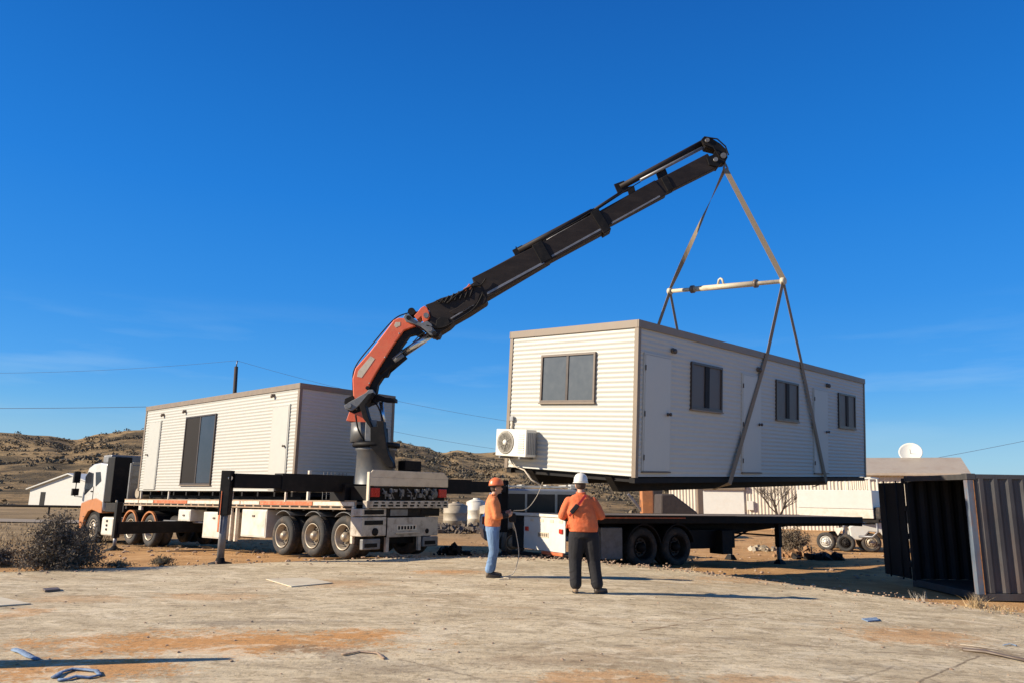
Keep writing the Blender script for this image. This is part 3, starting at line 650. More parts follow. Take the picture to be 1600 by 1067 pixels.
def light_y(root, x, z, y=0.0):
    m = MB(); m.lathe([(.055, 0), (.055, .03), (.04, .04)], (x, y - .01, z), (0, -1, 0), 14); l = m.build('wall_light', FRAMET, root)
    MB().ellip((x, y - .075, z - .015), (.05, .045, .055), 12, 8).build('lamp_glass', BLIND, l, smooth=True); return l
light_y(FB, 1.16, 2.46); light_y(FB, 5.02 - .2, 2.47); light_y(FB, 8.9, 2.46)
# steel skids: tapered ends project under the floor
for y0 in (.55, 2.55):
    P = [(-.05, y0, -.24), (0, 0, 0)]
    m = MB().prism([(.30, -.30), (LX - 1.5, -.24), (LX - 1.3, -.02), (.02, -.02)], y0, .16, ((0, 0, 0), (1, 0, 0), (0, 0, 1), (0, 1, 0))); m.build('skid', BLKSTEEL, FB, bevel=.006)
m = MB()
m.box(.02, LX - .02, .02, .14, -.10, -.002); m.box(.02, LX - .02, LY - .14, LY - .02, -.10, -.002)
for i in range(14):
    x = .1 + i * (LX - .3) / 13; m.box(x, x + .06, .145, LY - .145, -.09, -.002)
m.build('floor_joists', BLKSTEEL, FB)
MB().box(.05, LX - .05, .15, LY - .15, -.0015, .02).build('underfloor', BLKSTEEL, FB)
# split-system outdoor unit
ac = MB().box(-.36, -.05, 2.40, 3.26, .25, .80).build('air_conditioner', ACW, FB, bevel=.012)
g = MB(); cy, cz = 2.98, .53
for r in (.055, .09, .125, .16, .195, .23): g.lathe([(r - .006, 0), (r + .006, 0), (r + .006, .012), (r - .006, .012)], (-.36, cy, cz), (-1, 0, 0), 28)
for k in range(8):
    t = k * PI / 4 + .2; g.bar((-.372, cy + .05 * math.cos(t), cz + .05 * math.sin(t)), (-.372, cy + .235 * math.cos(t), cz + .235 * math.sin(t)), .008, .008, (1, 0, 0))
g.build('fan_grille', ACG, ac)
MB().lathe([(.242, 0), (.242, .004), (0, .004)], (-.3615, cy, cz), (-1, 0, 0), 28).build('fan_recess', ACG, ac)
MB().lathe([(.058, 0), (.055, .02), (0, .028)], (-.366, cy, cz), (-1, 0, 0), 16).build('fan_hub', ACW, ac)
m = MB()
for i in range(9): m.box(-.372, -.361, 2.46, 2.62, .33 + i * .045, .35 + i * .045)
m.build('front_louvre', WBOX, ac)
m = MB()
for i in range(6): m.box(-.345 + i * .05, -.32 + i * .05, 2.388, 2.399, .3, .74)
m.build('side_louvre', ACS, ac)
m = MB(); m.box(-.40, -.012, 2.52, 2.56, .205, .249); m.box(-.40, -.012, 3.08, 3.12, .205, .249); m.box(-.012, -.009, 2.3, 2.31, .2, .21); m.build('bracket', CRGREY, ac)
m = MB(); m.tube([(-.03, 3.13, 1.0), (-.03, 3.13, .82)], .022, 8); m.tube([(-.04, 3.16, .22), (-.06, 3.0, .05), (-.05, 2.7, -.02), (-.1, 2.45, -.2), (.1, 2.3, -.32)], .016, 8); m.build('pipe', PVC, ac)
MB().box(-.07, -.012, 3.08, 3.18, .98, 1.08).build('isolator_switch', ACS, ac, bevel=.008)
MB().prism([(3.25, .18), (3.25, .02), (2.62, .02)], -.02, .01, ((0, 0, 0), (0, 1, 0), (0, 0, 1), (1, 0, 0))).build('drip_plate', ACW, ac) if False else None

# ------------------------------------------------------------------ rigging
barR = V((6.76, 17.8, 6.79)); barL = V((4.45, 20.2, 7.15)); HOOK = ony(1133, 264, 19.0)
sp_root = empty('spreader_bar', (barR + barL) / 2); tag(sp_root, 'pale steel spreader bar hanging level under the crane hook between the slings', 'spreader bar')
cen = (barR + barL) / 2
def rel(p): return p - cen
d = (barL - barR).normalized()
MB().tube([rel(barR), rel(barL)], .055, 14).build('bar', SPREAD, sp_root)
MB().tube([rel(barR.lerp(barL, .22)), rel(barR.lerp(barL, .78))], .075, 14).build('sleeve', SPREAD, sp_root)
for t in (.22, .78):
    q = rel(barR.lerp(barL, t)); MB().tube([q - d * .04, q + d * .04], .11, 14).build('collar', FRAMET, sp_root)
for e in (barR, barL):
    q = rel(e); MB().tube([q - d * .05, q + d * .05], .095, 14).build('end_cap', SPREAD, sp_root)
q = rel(barR.lerp(barL, .52)); lug = MB().tube([q + V((0, 0, .05)) - d * .09, q + V((0, 0, .2)) - d * .05, q + V((0, 0, .23)), q + V((0, 0, .2)) + d * .05, q + V((0, 0, .05)) + d * .09], .03, 8); lug.build('lug', SPREAD, sp_root)
def strap(name, pts, w, label, group, th=.008, twist=0.0, n=20, cat='lifting sling', upv=None):
    """flat webbing following pts, its width slowly turning"""
    P = []
    for i in range(len(pts) - 1):
        k = max(2, int(n * (pts[i + 1] - pts[i]).length / 3))
        for j in range(k): P.append(pts[i].lerp(pts[i + 1], j / k))
    P.append(pts[-1]); c0 = pts[0]; bm = bmesh.new(); rings = []
    for i, p in enumerate(P):
        dd = (P[min(i + 1, len(P) - 1)] - P[max(i - 1, 0)]).normalized()
        s0 = dd.cross(upv if upv is not None else V((0, 1, 0))).normalized(); t0 = s0.cross(dd).normalized()
        an = twist * i / len(P) + (.6 if twist else 0); sd = s0 * math.cos(an) + t0 * math.sin(an); nn = sd.cross(dd).normalized()
        rings.append([bm.verts.new(p - c0 + sd * x * w / 2 + nn * y * th / 2) for x, y in ((-1, -1), (1, -1), (1, 1), (-1, 1))])
    for A, B in zip(rings, rings[1:]):
        for k in range(4): bm.faces.new((A[k], A[(k + 1) % 4], B[(k + 1) % 4], B[k]))
    bm.faces.new(rings[0]); bm.faces.new(rings[-1][::-1]); bmesh.ops.recalc_face_normals(bm, faces=bm.faces)
    me = bpy.data.meshes.new(name); bm.to_mesh(me); bm.free(); me.materials.append(SLINGM); o = bpy.data.objects.new(name, me); COL.objects.link(o); o.location = c0
    return tag(o, label, cat, group)
G1 = 'webbing slings rigging the suspended building'
strap('lifting_sling', [HOOK, barR + V((0, 0, .06))], .145, 'upper sling from crane hook down to the right end of the spreader bar', G1, twist=0)
strap('lifting_sling', [HOOK, barL + V((0, 0, .06))], .12, 'upper sling from crane hook down to the left end of the spreader bar', G1, twist=3.6)
def L2W(x, y, z): return FBM @ V((x, y, z))
av = V(a_)
for xb, xr, nm in ((3.40, 5.27, 'left'), (8.64, 7.16, 'right')):
    near = [barR, L2W(xr, -.045, 2.92), L2W(xb, -.075, -.12), L2W(xb, .3, -.27)]
    strap('lifting_sling', near, .14, 'lower sling crossing the near wall %s' % ('left of the second window' if nm == 'left' else 'over the third door'), G1, upv=b_)
    far = [barL, L2W(xr, LY + .045, 2.92), L2W(xb, LY + .05, -.12), L2W(xb, LY - .4, -.33)]
    strap('lifting_sling', far, .12, 'lower sling from left bar end passing behind the roof, %s of its pair' % nm, G1, upv=b_)

# ------------------------------------------------------------------ loader crane
C0 = V((-3.37, 19.31, 0)); CT = V((5.78, 19.0, 0)); cd = (CT - C0).normalized(); cn = V((-cd.y, cd.x, 0))
if cn.y < 0: cn = -cn
CR = empty('loader_crane', C0, mat3=Matrix((cd, cn, V((0, 0, 1)))).transposed())
tag(CR, 'orange and charcoal knuckle boom crane with a long raised boom standing on the loaded trailer', 'crane')
CRI = CR.matrix_world.inverted()
def cp(px, py, dep=0.0):
    v = ray(px, py); o = V((0, 0, CAMH)); t = ((C0 + cn * dep) - o).dot(cn) / v.dot(cn); q = o + v * t - C0
    return (q.dot(cd), q.z)
FR = ((0, 0, 0), (1, 0, 0), (0, 0, 1), (0, 1, 0))
def z3(x, y): return (530 + x / 3.441, 430 + y / 3.441)
def z4(x, y): return (740 + x / 3.557, 200 + y / 3.557)
def z5(x, y): return (600 + x / 6.67, 420 + y / 6.67)
def z8(x, y): return (530 + x / 7.62, 600 + y / 7.62)
def poly(pts, z=None): return [cp(*(z(*p) if z else p)) for p in pts]
def cpr(name, mat, pts, z, off, th, parent=CR, bevel=.012, **k): return MB().prism(poly(pts, z), off, th, FR).build(name, mat, parent, bevel=bevel, **k)
# pedestal
ux, _ = cp(586, 740); _, zt = cp(586, 699); ux2, _ = cp(575, 680); _, zt2 = cp(575, 661)
ped = MB().lathe([(.56, 1.24), (.56, 1.32), (.50, 1.36), (.49, zt - .1), (.53, zt - .08), (.53, zt)], (ux, 0, 0), (0, 0, 1), 32).build('pedestal', SILV, CR)
m = MB()
for k in range(18): t = 2 * PI * k / 18; m.lathe([(.025, 0), (.025, .03)], (ux + .525 * math.cos(t), .525 * math.sin(t), 1.32), (0, 0, 1), 6)
m.build('bolt_ring', CRGREY, ped)
MB().lathe([(.60, zt + .005), (.62, zt + .05), (.60, zt + .12)], (ux, 0, 0), (0, 0, 1), 32).build('slew_ring', BLKSTEEL, CR)
MB().lathe([(.42, zt + .125), (.42, zt2)], (ux2 - .03, 0, 0), (0, 0, 1), 28).build('slew_housing', SILV, CR)
bx('gearbox', CRGREY, CR, ux2 + .02, ux2 + .32, -.46, .2, zt + .13, zt2 + .05, .02)
cpr('mast', ORANGE, [(150, 300), (100, 440), (345, 470), (290, 290), (240, 270)], z8, -.16, .32)
cpr('mast_side_shade', BLKSTEEL, [(300, 270), (345, 430), (430, 540), (430, 760), (640, 1000), (700, 1000), (690, 940), (640, 850), (610, 700), (590, 560), (580, 460), (500, 460), (510, 520), (450, 530), (400, 400), (370, 280), (460, 130), (400, 150)], z8, -.60, .34, bevel=.01)  # black mast plate, doubling as painted shade on the pedestal's right side
cpr('mast_cap', BLKSTEEL, [(450, 120), (560, 160), (680, 170), (680, 215), (560, 210), (470, 190), (400, 230), (330, 270), (300, 230)], z8, -.1, .3)
# link lever
cpr('link_lever', CRGREY, [(110, 310), (90, 270), (130, 240), (340, 120), (380, 80), (430, 80), (455, 120), (430, 160), (330, 200), (230, 300), (180, 330)], z8, -.30, .09)
cpr('link_lever', BLKSTEEL, [(80, 230), (90, 180), (180, 140), (200, 170), (190, 250), (250, 250), (330, 220), (450, 170), (440, 220), (330, 260), (270, 330), (200, 355), (130, 330)], z8, -.2, .42)
for (x, y) in ((150, 270), (410, 120)):
    uu, zz = cp(*z8(x, y)); MB().lathe([(.07, -.34), (.07, .3)], (uu, 0, zz), (0, 1, 0), 14).build('pin', CRGREY, CR)
# main boom, orange sides with a black rib beneath
cpr('main_boom', ORANGE, [(85, 670), (80, 560), (95, 505), (170, 420), (240, 330), (300, 250), (325, 238), (360, 240), (418, 282), (355, 305), (305, 372), (255, 450), (205, 530), (172, 590), (160, 645), (120, 668)], z3, -.19, .38, bevel=.025)
cpr('boom_rib', BLKSTEEL, [(172, 592), (206, 532), (256, 452), (306, 374), (356, 307), (420, 284), (460, 310), (440, 338), (410, 322), (380, 330), (340, 385), (320, 430), (280, 510), (262, 545), (240, 548), (212, 590), (205, 630), (190, 650), (162, 645)], z3, -.12, .24)
cpr('decal_highlight', CREAM, [(178, 440), (200, 455), (130, 555), (105, 550), (110, 520)], z3, -.196, .005, bevel=0)  # pale panels for sunlit patches on the orange, where lettering is blurred
cpr('decal_highlight', CREAM, [(310, 262), (335, 262), (335, 280), (312, 292), (302, 280)], z3, -.196, .005, bevel=0)
cpr('hose_guard', BLKSTEEL, [(88, 520), (92, 500), (165, 415), (176, 420), (105, 510)], z3, -.1, .2)
u1, zz1 = cp(*z3(162, 610)); MB().lathe([(.05, -.24), (.05, .24)], (u1, 0, zz1), (0, 1, 0), 14).build('pin', BLKSTEEL, CR)
def P3(px, py, dep=0.0): u, z = cp(px, py); return V((u, dep, z))
# luffing cylinder standing behind the column
MB().tube([P3(*z8(525, 720), .2), P3(*z8(515, 520), .2)], .10, 14).build('luffing_cylinder', BLKSTEEL, CR)
MB().tube([P3(*z8(512, 515), .2), P3(*z8(480, 200), .2)], .06, 12).build('cylinder_rod', CHROME, CR)
# jib cylinder
MB().tube([P3(*z3(225, 535)), P3(*z3(352, 428))], .125, 16).build('jib_cylinder', BLKSTEEL, CR)
MB().tube([P3(*z3(298, 462), -.02), P3(*z3(345, 425), -.02)], .128, 16).build('cylinder_gland', CRGREY, CR)
MB().tube([P3(*z3(345, 420)), P3(*z3(490, 322))], .10, 14).build('cylinder_rod', CHROME, CR)
# knuckle
cpr('knuckle_plate', CRGREY, [(220, 530), (240, 500), (280, 500), (330, 550), (400, 590), (470, 570), (510, 600), (530, 650), (565, 690), (550, 720), (500, 715), (440, 660), (400, 630), (330, 600), (250, 580)], z5, -.27, .07)
cpr('knuckle_plate', CRGREY, [(220, 530), (240, 500), (280, 500), (330, 550), (400, 590), (470, 570), (510, 600), (530, 650), (565, 690), (550, 720), (500, 715), (440, 660), (400, 630), (330, 600), (250, 580)], z5, .2, .07)
for (x, y, r) in ((275, 540, .06), (490, 655, .075), (540, 700, .06), (455, 515, .07)):
    uu, zz = cp(*z5(x, y)); MB().lathe([(r, -.31), (r, .31)], (uu, 0, zz), (0, 1, 0), 14).build('pin', BLKSTEEL if r == .06 else CRGREY, CR)
uu, zz = cp(*z5(298, 465)); MB().lathe([(.10, -.2), (.10, .2)], (uu, 0, zz), (0, 1, 0), 14).build('hose_drum', BLKSTEEL, CR)
cpr('jib_bracket', ORANGE, [(328, 515), (360, 480), (400, 430), (435, 410), (462, 430), (480, 470), (492, 520), (470, 560), (428, 582), (415, 560), (405, 515), (360, 555)], z5, -.235, .47)
cpr('jib_base', BOOM, [(440, 400), (520, 370), (600, 330), (720, 295), (850, 235), (960, 150), (1010, 190), (1085, 350), (1070, 375), (900, 485), (740, 575), (690, 625), (600, 680), (575, 730), (530, 700), (505, 610), (480, 590), (492, 520), (480, 440)], z5, -.22, .44, bevel=.02)
cpr('jib_cheek', BOOM, [(690, 470), (730, 500), (860, 470), (980, 380), (1010, 290), (960, 270), (850, 370), (780, 425)], z5, -.25, .03)
cpr('jib_side_rail', PIPE, [(700, 540), (715, 550), (950, 405), (945, 390)], z5, -.25, .03)
cpr('jib_flange', BLKSTEEL, [(560, 560), (600, 530), (680, 540), (700, 590), (650, 630), (590, 650), (550, 620)], z5, -.27, .05)
cpr('valve_cover', RAILO, [(835, 235), (870, 215), (895, 180), (925, 215), (910, 240), (850, 262)], z5, -.24, .1)
m = MB()
for i in range(7):
    x = 560 + i * 52; m.tube([P3(*z5(x, 355 - i * 17), -.235), P3(*z5(x + 30, 390 - i * 10), -.26), P3(*z5(x + 75, 330 - i * 22), -.24)], .022, 6)
m.build('hose', BLKSTEEL, CR)
# telescopic sections: (lower-left, lower-right, upper-right, upper-left) px
def sect(name, LL, LR, UR, UL, w, mat=BOOM, bevel=.015): return MB().prism([cp(*LL), cp(*LR), cp(*UR), cp(*UL)], -w / 2, w, FR).build(name, mat, CR, bevel=bevel)
sect('boom_section', (760, 470), (860, 411), (843, 385), (738, 438), .40)
sect('boom_section', (779, 454), (951, 361), (931, 335), (758, 432), .34)
sect('boom_collar', (846, 416), (862, 408), (846, 380), (831, 388), .44, BLKSTEEL)
sect('boom_section', (940, 361), (1040, 307), (1022, 285), (925, 339), .28)
sect('boom_collar', (942, 369), (954, 362), (934, 330), (922, 337), .40, BLKSTEEL)
sect('boom_section', (1030, 309), (1120, 264), (1104, 243), (1016, 289), .23)
sect('boom_collar', (1042, 303), (1052, 298), (1040, 277), (1031, 282), .30, BLKSTEEL)
for (p, q, th, dep) in (((762, 462), (850, 414), 3.5, -.205), ((862, 404), (940, 361), 3.0, -.175), ((955, 352), (1030, 310), 2.6, -.145)):
    dx, dy = q[0] - p[0], q[1] - p[1]; l = math.hypot(dx, dy); nx, ny = -dy / l * th / 2, dx / l * th / 2
    MB().prism([cp(p[0] + nx, p[1] + ny), cp(q[0] + nx, q[1] + ny), cp(q[0] - nx, q[1] - ny), cp(p[0] - nx, p[1] - ny)], dep, .02, FR).build('boom_rib_line', PIPE, CR, bevel=.004)
# extension cylinders on top
MB().tube([P3(752, 443, -.05), P3(842, 395, -.05)], .085, 12).build('extension_cylinder', PIPE, CR)
MB().tube([P3(746, 436, .06), P3(842, 384, .06)], .09, 12).build('extension_cylinder', BOOM, CR)
MB().tube([P3(810, 393, .02), P3(926, 331, .02)], .095, 12).build('extension_cylinder', BOOM, CR)
MB().tube([P3(842, 386, -.1), P3(924, 341, -.1)], .05, 10).build('extension_cylinder', PIPE, CR)
MB().tube([P3(920, 334, .02), P3(972, 300, .02)], .05, 10).build('extension_cylinder', BOOM, CR)
MB().tube([P3(969, 293, .02), P3(1100, 222, .02)], .085, 12).build('extension_cylinder', BOOM, CR)
MB().tube([P3(1000, 284, -.08), P3(1096, 234, -.08)], .045, 10).build('extension_cylinder', PIPE, CR)
MB().bar(P3(967, 286), P3(974, 302), .3, .05, (0, 1, 0)).build('cylinder_bracket', BLKSTEEL, CR, bevel=.006)
MB().bar(P3(1030, 262), P3(1040, 288), .28, .09, (0, 1, 0)).build('cylinder_bracket', BLKSTEEL, CR, bevel=.006)
MB().bar(P3(920, 330), P3(928, 345), .3, .09, (0, 1, 0)).build('cylinder_bracket', BLKSTEEL, CR, bevel=.006)
MB().bar(P3(808, 388), P3(816, 402), .3, .09, (0, 1, 0)).build('cylinder_bracket', BLKSTEEL, CR, bevel=.006)
MB().bar(P3(985, 292), P3(989, 308), .2, .05, (0, 1, 0)).build('cylinder_bracket', BLKSTEEL, CR, bevel=.006)
MB().bar(P3(806, 386), P3(810, 395), .03, .03, (0, 1, 0)).build('cylinder_bracket', BLKSTEEL, CR)
cpr('boom_head', BLKSTEEL, [(1094, 222), (1099, 217), (1108, 219), (1124, 229), (1133, 238), (1135, 250), (1131, 258), (1124, 259), (1120, 265), (1106, 262), (1102, 250), (1112, 246), (1116, 238), (1100, 234)], None, -.15, .30, bevel=.012)
for (px, py, r) in ((1103, 224, .06), (1128, 248, .08), (1116, 254, .06)):
    uu, zz = cp(px, py); MB().lathe([(r, -.19), (r, .19)], (uu, 0, zz), (0, 1, 0), 14).build('pin', CRGREY, CR)
m = MB(); m.tube([P3(1100, 219, -.16), P3(1118, 223, -.2), P3(1131, 234, -.18), P3(1136, 247, -.16)], .02, 6); m.tube([P3(1098, 230, -.17), P3(1112, 236, -.21), P3(1122, 250, -.17)], .02, 6); m.build('hose', BLKSTEEL, CR)
m = MB(); m.tube([P3(1131, 250), P3(1133, 257), P3(1131, 263), P3(1134, 268), P3(1137, 264), P3(1134, 257)], [.035, .03, .035, .04, .03, .02], 8); m.build('hook', CRGREY, CR)
def hosepx(pts, dep, r=.02):
    P = [P3(x, y, dep) for x, y in pts]; o_ = []
    for i in range(len(P) - 1):
        p0, p1, p2, p3 = P[max(i - 1, 0)], P[i], P[i + 1], P[min(i + 2, len(P) - 1)]
        for k in range(6):
            t = k / 6; o_.append(.5 * ((2 * p1) + (-p0 + p2) * t + (2 * p0 - 5 * p1 + 4 * p2 - p3) * t * t + (-p0 + 3 * p1 - 3 * p2 + p3) * t ** 3))
    o_.append(P[-1]); MB().tube(o_, r, 7).build('hose', BLKSTEEL, CR)
hosepx([(557, 650), (553, 600), (558, 572), (586, 536), (616, 502), (636, 492), (652, 490), (676, 484), (704, 474)], -.12, .018)
hosepx([(700, 478), (720, 462), (738, 452), (752, 450), (760, 440)], -.26, .02)
hosepx([(668, 512), (690, 516), (712, 506), (742, 486), (756, 462)], -.262, .018)
hosepx([(575, 690), (566, 672), (562, 650)], -.45, .022)
hosepx([(600, 690), (604, 668), (596, 640), (586, 626)], -.30, .02)
hosepx([(842, 386), (870, 366), (900, 350), (925, 334), (960, 312), (1000, 288)], -.16, .014)
hosepx([(620, 560), (636, 548), (655, 528), (668, 520)], -.14, .014)
for x, y in ((572, 628), (580, 600), (604, 560), (626, 524), (560, 640)):
    q_ = P3(x, y, -.195); MB().lathe([(.022, 0), (.022, .02), (0, .022)], tuple(q_), (0, -1, 0), 8).build('bolt', CRGREY, CR)
# outriggers, square to the trailer
TY = .8603; TA = V((math.cos(TY), math.sin(TY), 0)); TB = V((-math.sin(TY), math.cos(TY), 0)); T0 = V((-5.6204, 19.6042, 0))
tA = CRI.to_3x3() @ TA
cc = V((ux * 0 + .0, 0, 0))
for sgn, ext in ((-1, 4.03), (1, 4.85)):
    dv = tA * sgn
    ob = MB().bar(cc + dv * .9 + V((0, 0, 1.66)), cc + dv * (2.9 if sgn < 0 else 3.3) + V((0, 0, 1.66)), .34, .40).build('outrigger', BLKSTEEL, CR, bevel=.012)
    MB().bar(cc + dv * 2.6 + V((0, 0, 1.67)), cc + dv * ext + V((0, 0, 1.67)), .27, .31).build('beam', BLKSTEEL, ob, bevel=.012)
    e = cc + dv * (ext + .1); ew = CR.matrix_world @ e; gz = ground_z(ew.x, ew.y)
    MB().bar(e + V((0, 0, .95 if sgn < 0 else .35)), e + V((0, 0, 1.88)), .21, .21).build('leg_housing', BLKSTEEL, ob, bevel=.01)
    if sgn < 0: MB().bar(e + V((0, 0, .6)) + tA * -.115, e + V((0, 0, 1.45)) + tA * -.115, .06, .012, tuple(tA)).build('reflector_strip', RAILO, ob)
    MB().tube([e + V((0, 0, gz + .08)), e + V((0, 0, .96))], .075, 14).build('leg', CRGREY, ob)
    MB().lathe([(.24, gz - .0), (.24, gz + .03), (.10, gz + .06), (.08, gz + .13)], (e.x, e.y, 0), (0, 0, 1), 20).build('foot', BLKSTEEL, ob)
    MB().lathe([(.05, -.12), (.05, .12)], (e.x, e.y, 1.72), tuple(CRI.to_3x3() @ TB), 12).build('pin', CHROME, ob)
MB().bar(cc - tA * 1.25 + V((0, 0, 1.45)), cc + tA * 1.25 + V((0, 0, 1.45)), .6, .42).build('base_frame', BLKSTEEL, CR, bevel=.015)

# ------------------------------------------------------------------ wheels
def wheel(root, x, y, z, r=.49, w=.30, side=-1, dual=True, rim=RIM, axis=(1, 0, 0)):
    ax = V(axis) * side; c = V((x, y, z)); R = r
    prof = [(R * .60, -w + .03), (R * .80, -w), (R * .95, -w + .025), (R, -w + .07), (R, -.07), (R * .95, -.025), (R * .80, 0), (R * .62, -.03), (R * .60, -.07), (R * .60, -w + .03)]
    if dual:
        prof = [(R * .60, -2 * w + .0), (R * .8, -2 * w - .03), (R, -2 * w + .04), (R, -w - .08), (R * .8, -w - .03), (R * .8, -w + .01), (R, -w + .07), (R, -.07), (R * .95, -.025), (R * .80, 0), (R * .62, -.03), (R * .60, -.08), (R * .60, -2 * w)]
    t = MB(); t.lathe(prof, c, ax, 40, cap=False)
    n = 44
    a = ax.orthogonal().normalized(); b = ax.cross(a)
    for k in range(n):
        th = 2 * PI * k / n; dr = a * math.cos(th) + b * math.sin(th)
        for lo, hi in ((-.07 - .002, -w / 2 + .01), (-w / 2 - .01, -w + .07)):
            p = c + dr * (R + .003) + ax * lo; q = c + dr * (R + .003) + ax * hi; t.bar(p, q, .045, .012, tuple(dr))
    wh = t.build('wheel', RUBBER, root)
    if dual:
        pr = [(R * .60, -.03), (R * .625, -.004), (R * .59, -.006), (R * .55, -.03), (R * .535, -.20), (R * .50, -.205)]
        dm = DISC; dp_ = [(R * .53, -.205), (R * .44, -.17), (R * .40, -.19), (R * .30, -.19), (R * .27, -.17)]; hp_ = [(R * .24, -.185), (R * .24, -.06), (R * .17, -.03), (R * .15, .0), (0, .008)]
    else:
        pr = [(R * .60, -.05), (R * .62, -.02), (R * .56, -.03), (R * .52, -.07), (R * .50, -.075)]
        dm = rim; dp_ = [(R * .52, -.075), (R * .42, -.03), (R * .30, .01), (R * .25, .012)]; hp_ = [(R * .22, .0), (R * .20, .05), (R * .15, .07), (0, .08)]
    rm = MB().lathe(pr, c, ax, 36, cap=False).build('rim', rim, wh)
    MB().lathe(dp_, c, ax, 32).build('wheel_disc', dm, wh); MB().lathe(hp_, c, ax, 20).build('hub', rim, wh)
    m = MB()
    for k in range(10):
        th = 2 * PI * k / 10; dr = a * math.cos(th) + b * math.sin(th); h0 = -.185 if dual else .008
        m.lathe([(.018, h0), (.018, h0 + .045), (.008, h0 + .05)], c + dr * R * .335, ax, 6)
    m.build('wheel_nuts', rim, wh)
    return wh

# ------------------------------------------------------------------ crane trailer (loaded)
TPIT = -.014
def truck_frame(name, loc, pitch): return empty(name, loc, (pitch, 0, TY))
TR = truck_frame('flatbed_trailer', T0, TPIT); tag(TR, 'loaded triple axle flatbed trailer with orange and white side rail under the crane', 'trailer')
W = 2.5; RE, FE = -3.0, 10.15
bx('deck', DECKW, TR, .03, W - .03, RE + .35, FE, 1.14, 1.20)
m = MB(); m.box(0, .028, RE + .35, FE, 1.205, 1.235); m.box(0, .028, RE + .35, FE, 1.02, 1.05); m.box(.004, .02, RE + .35, FE, 1.05, 1.205)
m.box(W - .028, W, RE + .35, FE, 1.02, 1.235)
m.build('side_rail', pm('rail_tan', (.38, .27, .17), .6, var=.2, dirt=(.30, .12, .05), dirt_amt=.4, dscale=4, stretch=(1, .5, 1)), TR)
segs = [(-2.6, -.95, RAILW), (-.9, 1.5, RAILO), (1.55, 2.5, RAILW), (2.55, 3.6, RAILW), (3.65, 5.6, RAILW), (5.65, 7.9, RAILO), (7.95, 9.0, RAILW), (9.05, 10.1, RAILW)]
for y0, y1, mt in segs: bx('rail_marker', mt, TR, -.012, -.001, y0, y1, 1.11, 1.20, .002)
m = MB(); y = RE + .5
while y < FE - .3: m.box(-.006, -.0005, y, y + .34, 1.06, 1.095); y += .44
m.build('rope_slot', BLKSTEEL, TR)
m = MB(); m.box(.75, .95, RE + .2, FE, .72, 1.135); m.box(W - .95, W - .75, RE + .2, FE, .72, 1.135)
y = RE + .6
while y < FE: m.box(.03, W - .03, y, y + .09, .98, 1.135); y += .62
m.box(.04, W - .04, FE - .12, FE, .9, 1.13); m.build('chassis_beam', CHASSIS, TR, bevel=.006)
for k, (y, z) in enumerate(((-2.17, .38), (-.93, .37), (.40, .33))):
    wheel(TR, .02, y, z, .49, side=-1); wheel(TR, W - .02, y, z, .49, side=1)
    MB().tube([(.3, y, z), (W - .3, y, z)], .07, 10).build('axle', CHASSIS, TR)
# mudguards
for y0 in (-2.17, -.93, .40):
    m = MB()
    pts = [(y0 + .56 * math.cos(t), .37 + .60 * math.sin(t)) for t in [PI * (.30 + .4 * i / 8) for i in range(9)]]
    m.prism(pts + [(y * 1.0, z - .015) for y, z in pts[::-1]], .02, .6, ((0, 0, 0), (0, 1, 0), (0, 0, 1), (1, 0, 0))); m.build('mudguard', CRGREY, TR)
for ya, yb, za, zb, mt in ((1.18, 2.45, .24, .98, WBOX), (3.30, 4.60, .13, .88, WBOX), (5.42, 6.2, .58, .93, WBOX)):
    b2 = bx('toolbox', mt, TR, .03, .55, ya, yb, za, zb, .02); bx('lid', mt, b2, .02, .0299, ya + .04, yb - .04, za + .04, zb - .04, .004)
    MB().box(-.0, .0199, (ya + yb) / 2 - .06, (ya + yb) / 2 + .06, zb - .2, zb - .15).build('latch', FRAMET, b2, bevel=.003)
bx('support_post', RAILW, TR, .0, .09, 2.68, 2.76, .1, 1.0); bx('support_post', RAILW, TR, .02, .08, 3.0, 3.06, .1, 1.0)
MB().tube([(.25, 5.0, .55), (.25, 9.0, .55)], .03, 8).build('air_pipe', PIPE, TR)
MB().lathe([(.14, -.5), (.17, -.46), (.17, .46), (.14, .5)], (.5, 6.9, .55), (0, 1, 0), 18).build('air_tank', CHASSIS, TR)
MB().box(.7, 1.8, 2.9, 5.4, .15, .7).build('under_box', CHASSIS, TR, bevel=.02); MB().box(.7, 1.9, 5.6, 7.4, .35, .7).build('under_box', CHASSIS, TR, bevel=.02)
# rear body carrying the crane
bx('tail_panel', CREAM, TR, .1, 2.66, RE - .03, RE + .01, 1.58, 1.78, .01)
MB().prism([(.1, 1.78), (2.66, 1.78), (2.66, 1.82), (2.5, 1.95), (.18, 1.95), (.1, 1.88)], RE - .03, .04, ((0, 0, 0), (1, 0, 0), (0, 0, 1), (0, 1, 0))).build('tail_panel', CREAM, TR, bevel=.008)
bx('tail_side', CREAM, TR, .06, .0999, RE - .03, RE + .06, 1.05, 1.9, .008)
bx('tail_box', BLKSTEEL, TR, .101, 2.62, RE + .05, RE + .7, 1.24, 1.57, .01)
for x in (.14, 2.36):
    bx('tail_lamp', RED, TR, x, x + .28, RE - .01, RE + .049, 1.32, 1.53, .012)
m = MB(); rg = random.Random(5)
for i in range(34):
    x = rg.uniform(.5, 2.2); z = rg.uniform(1.27, 1.5); s = rg.uniform(.03, .09); m.box(x, x + s, RE - rg.uniform(.0, .06), RE + .049, z, z + s * rg.uniform(.5, 1.2))
for i in range(7):
    x = .5 + i * .26; m.tube([(x, RE, 1.52), (x + rg.uniform(-.1, .1), RE - .05, 1.42), (x + rg.uniform(-.15, .15), RE, 1.28)], .014, 6)
m.build('valve_bank', CRGREY, TR)
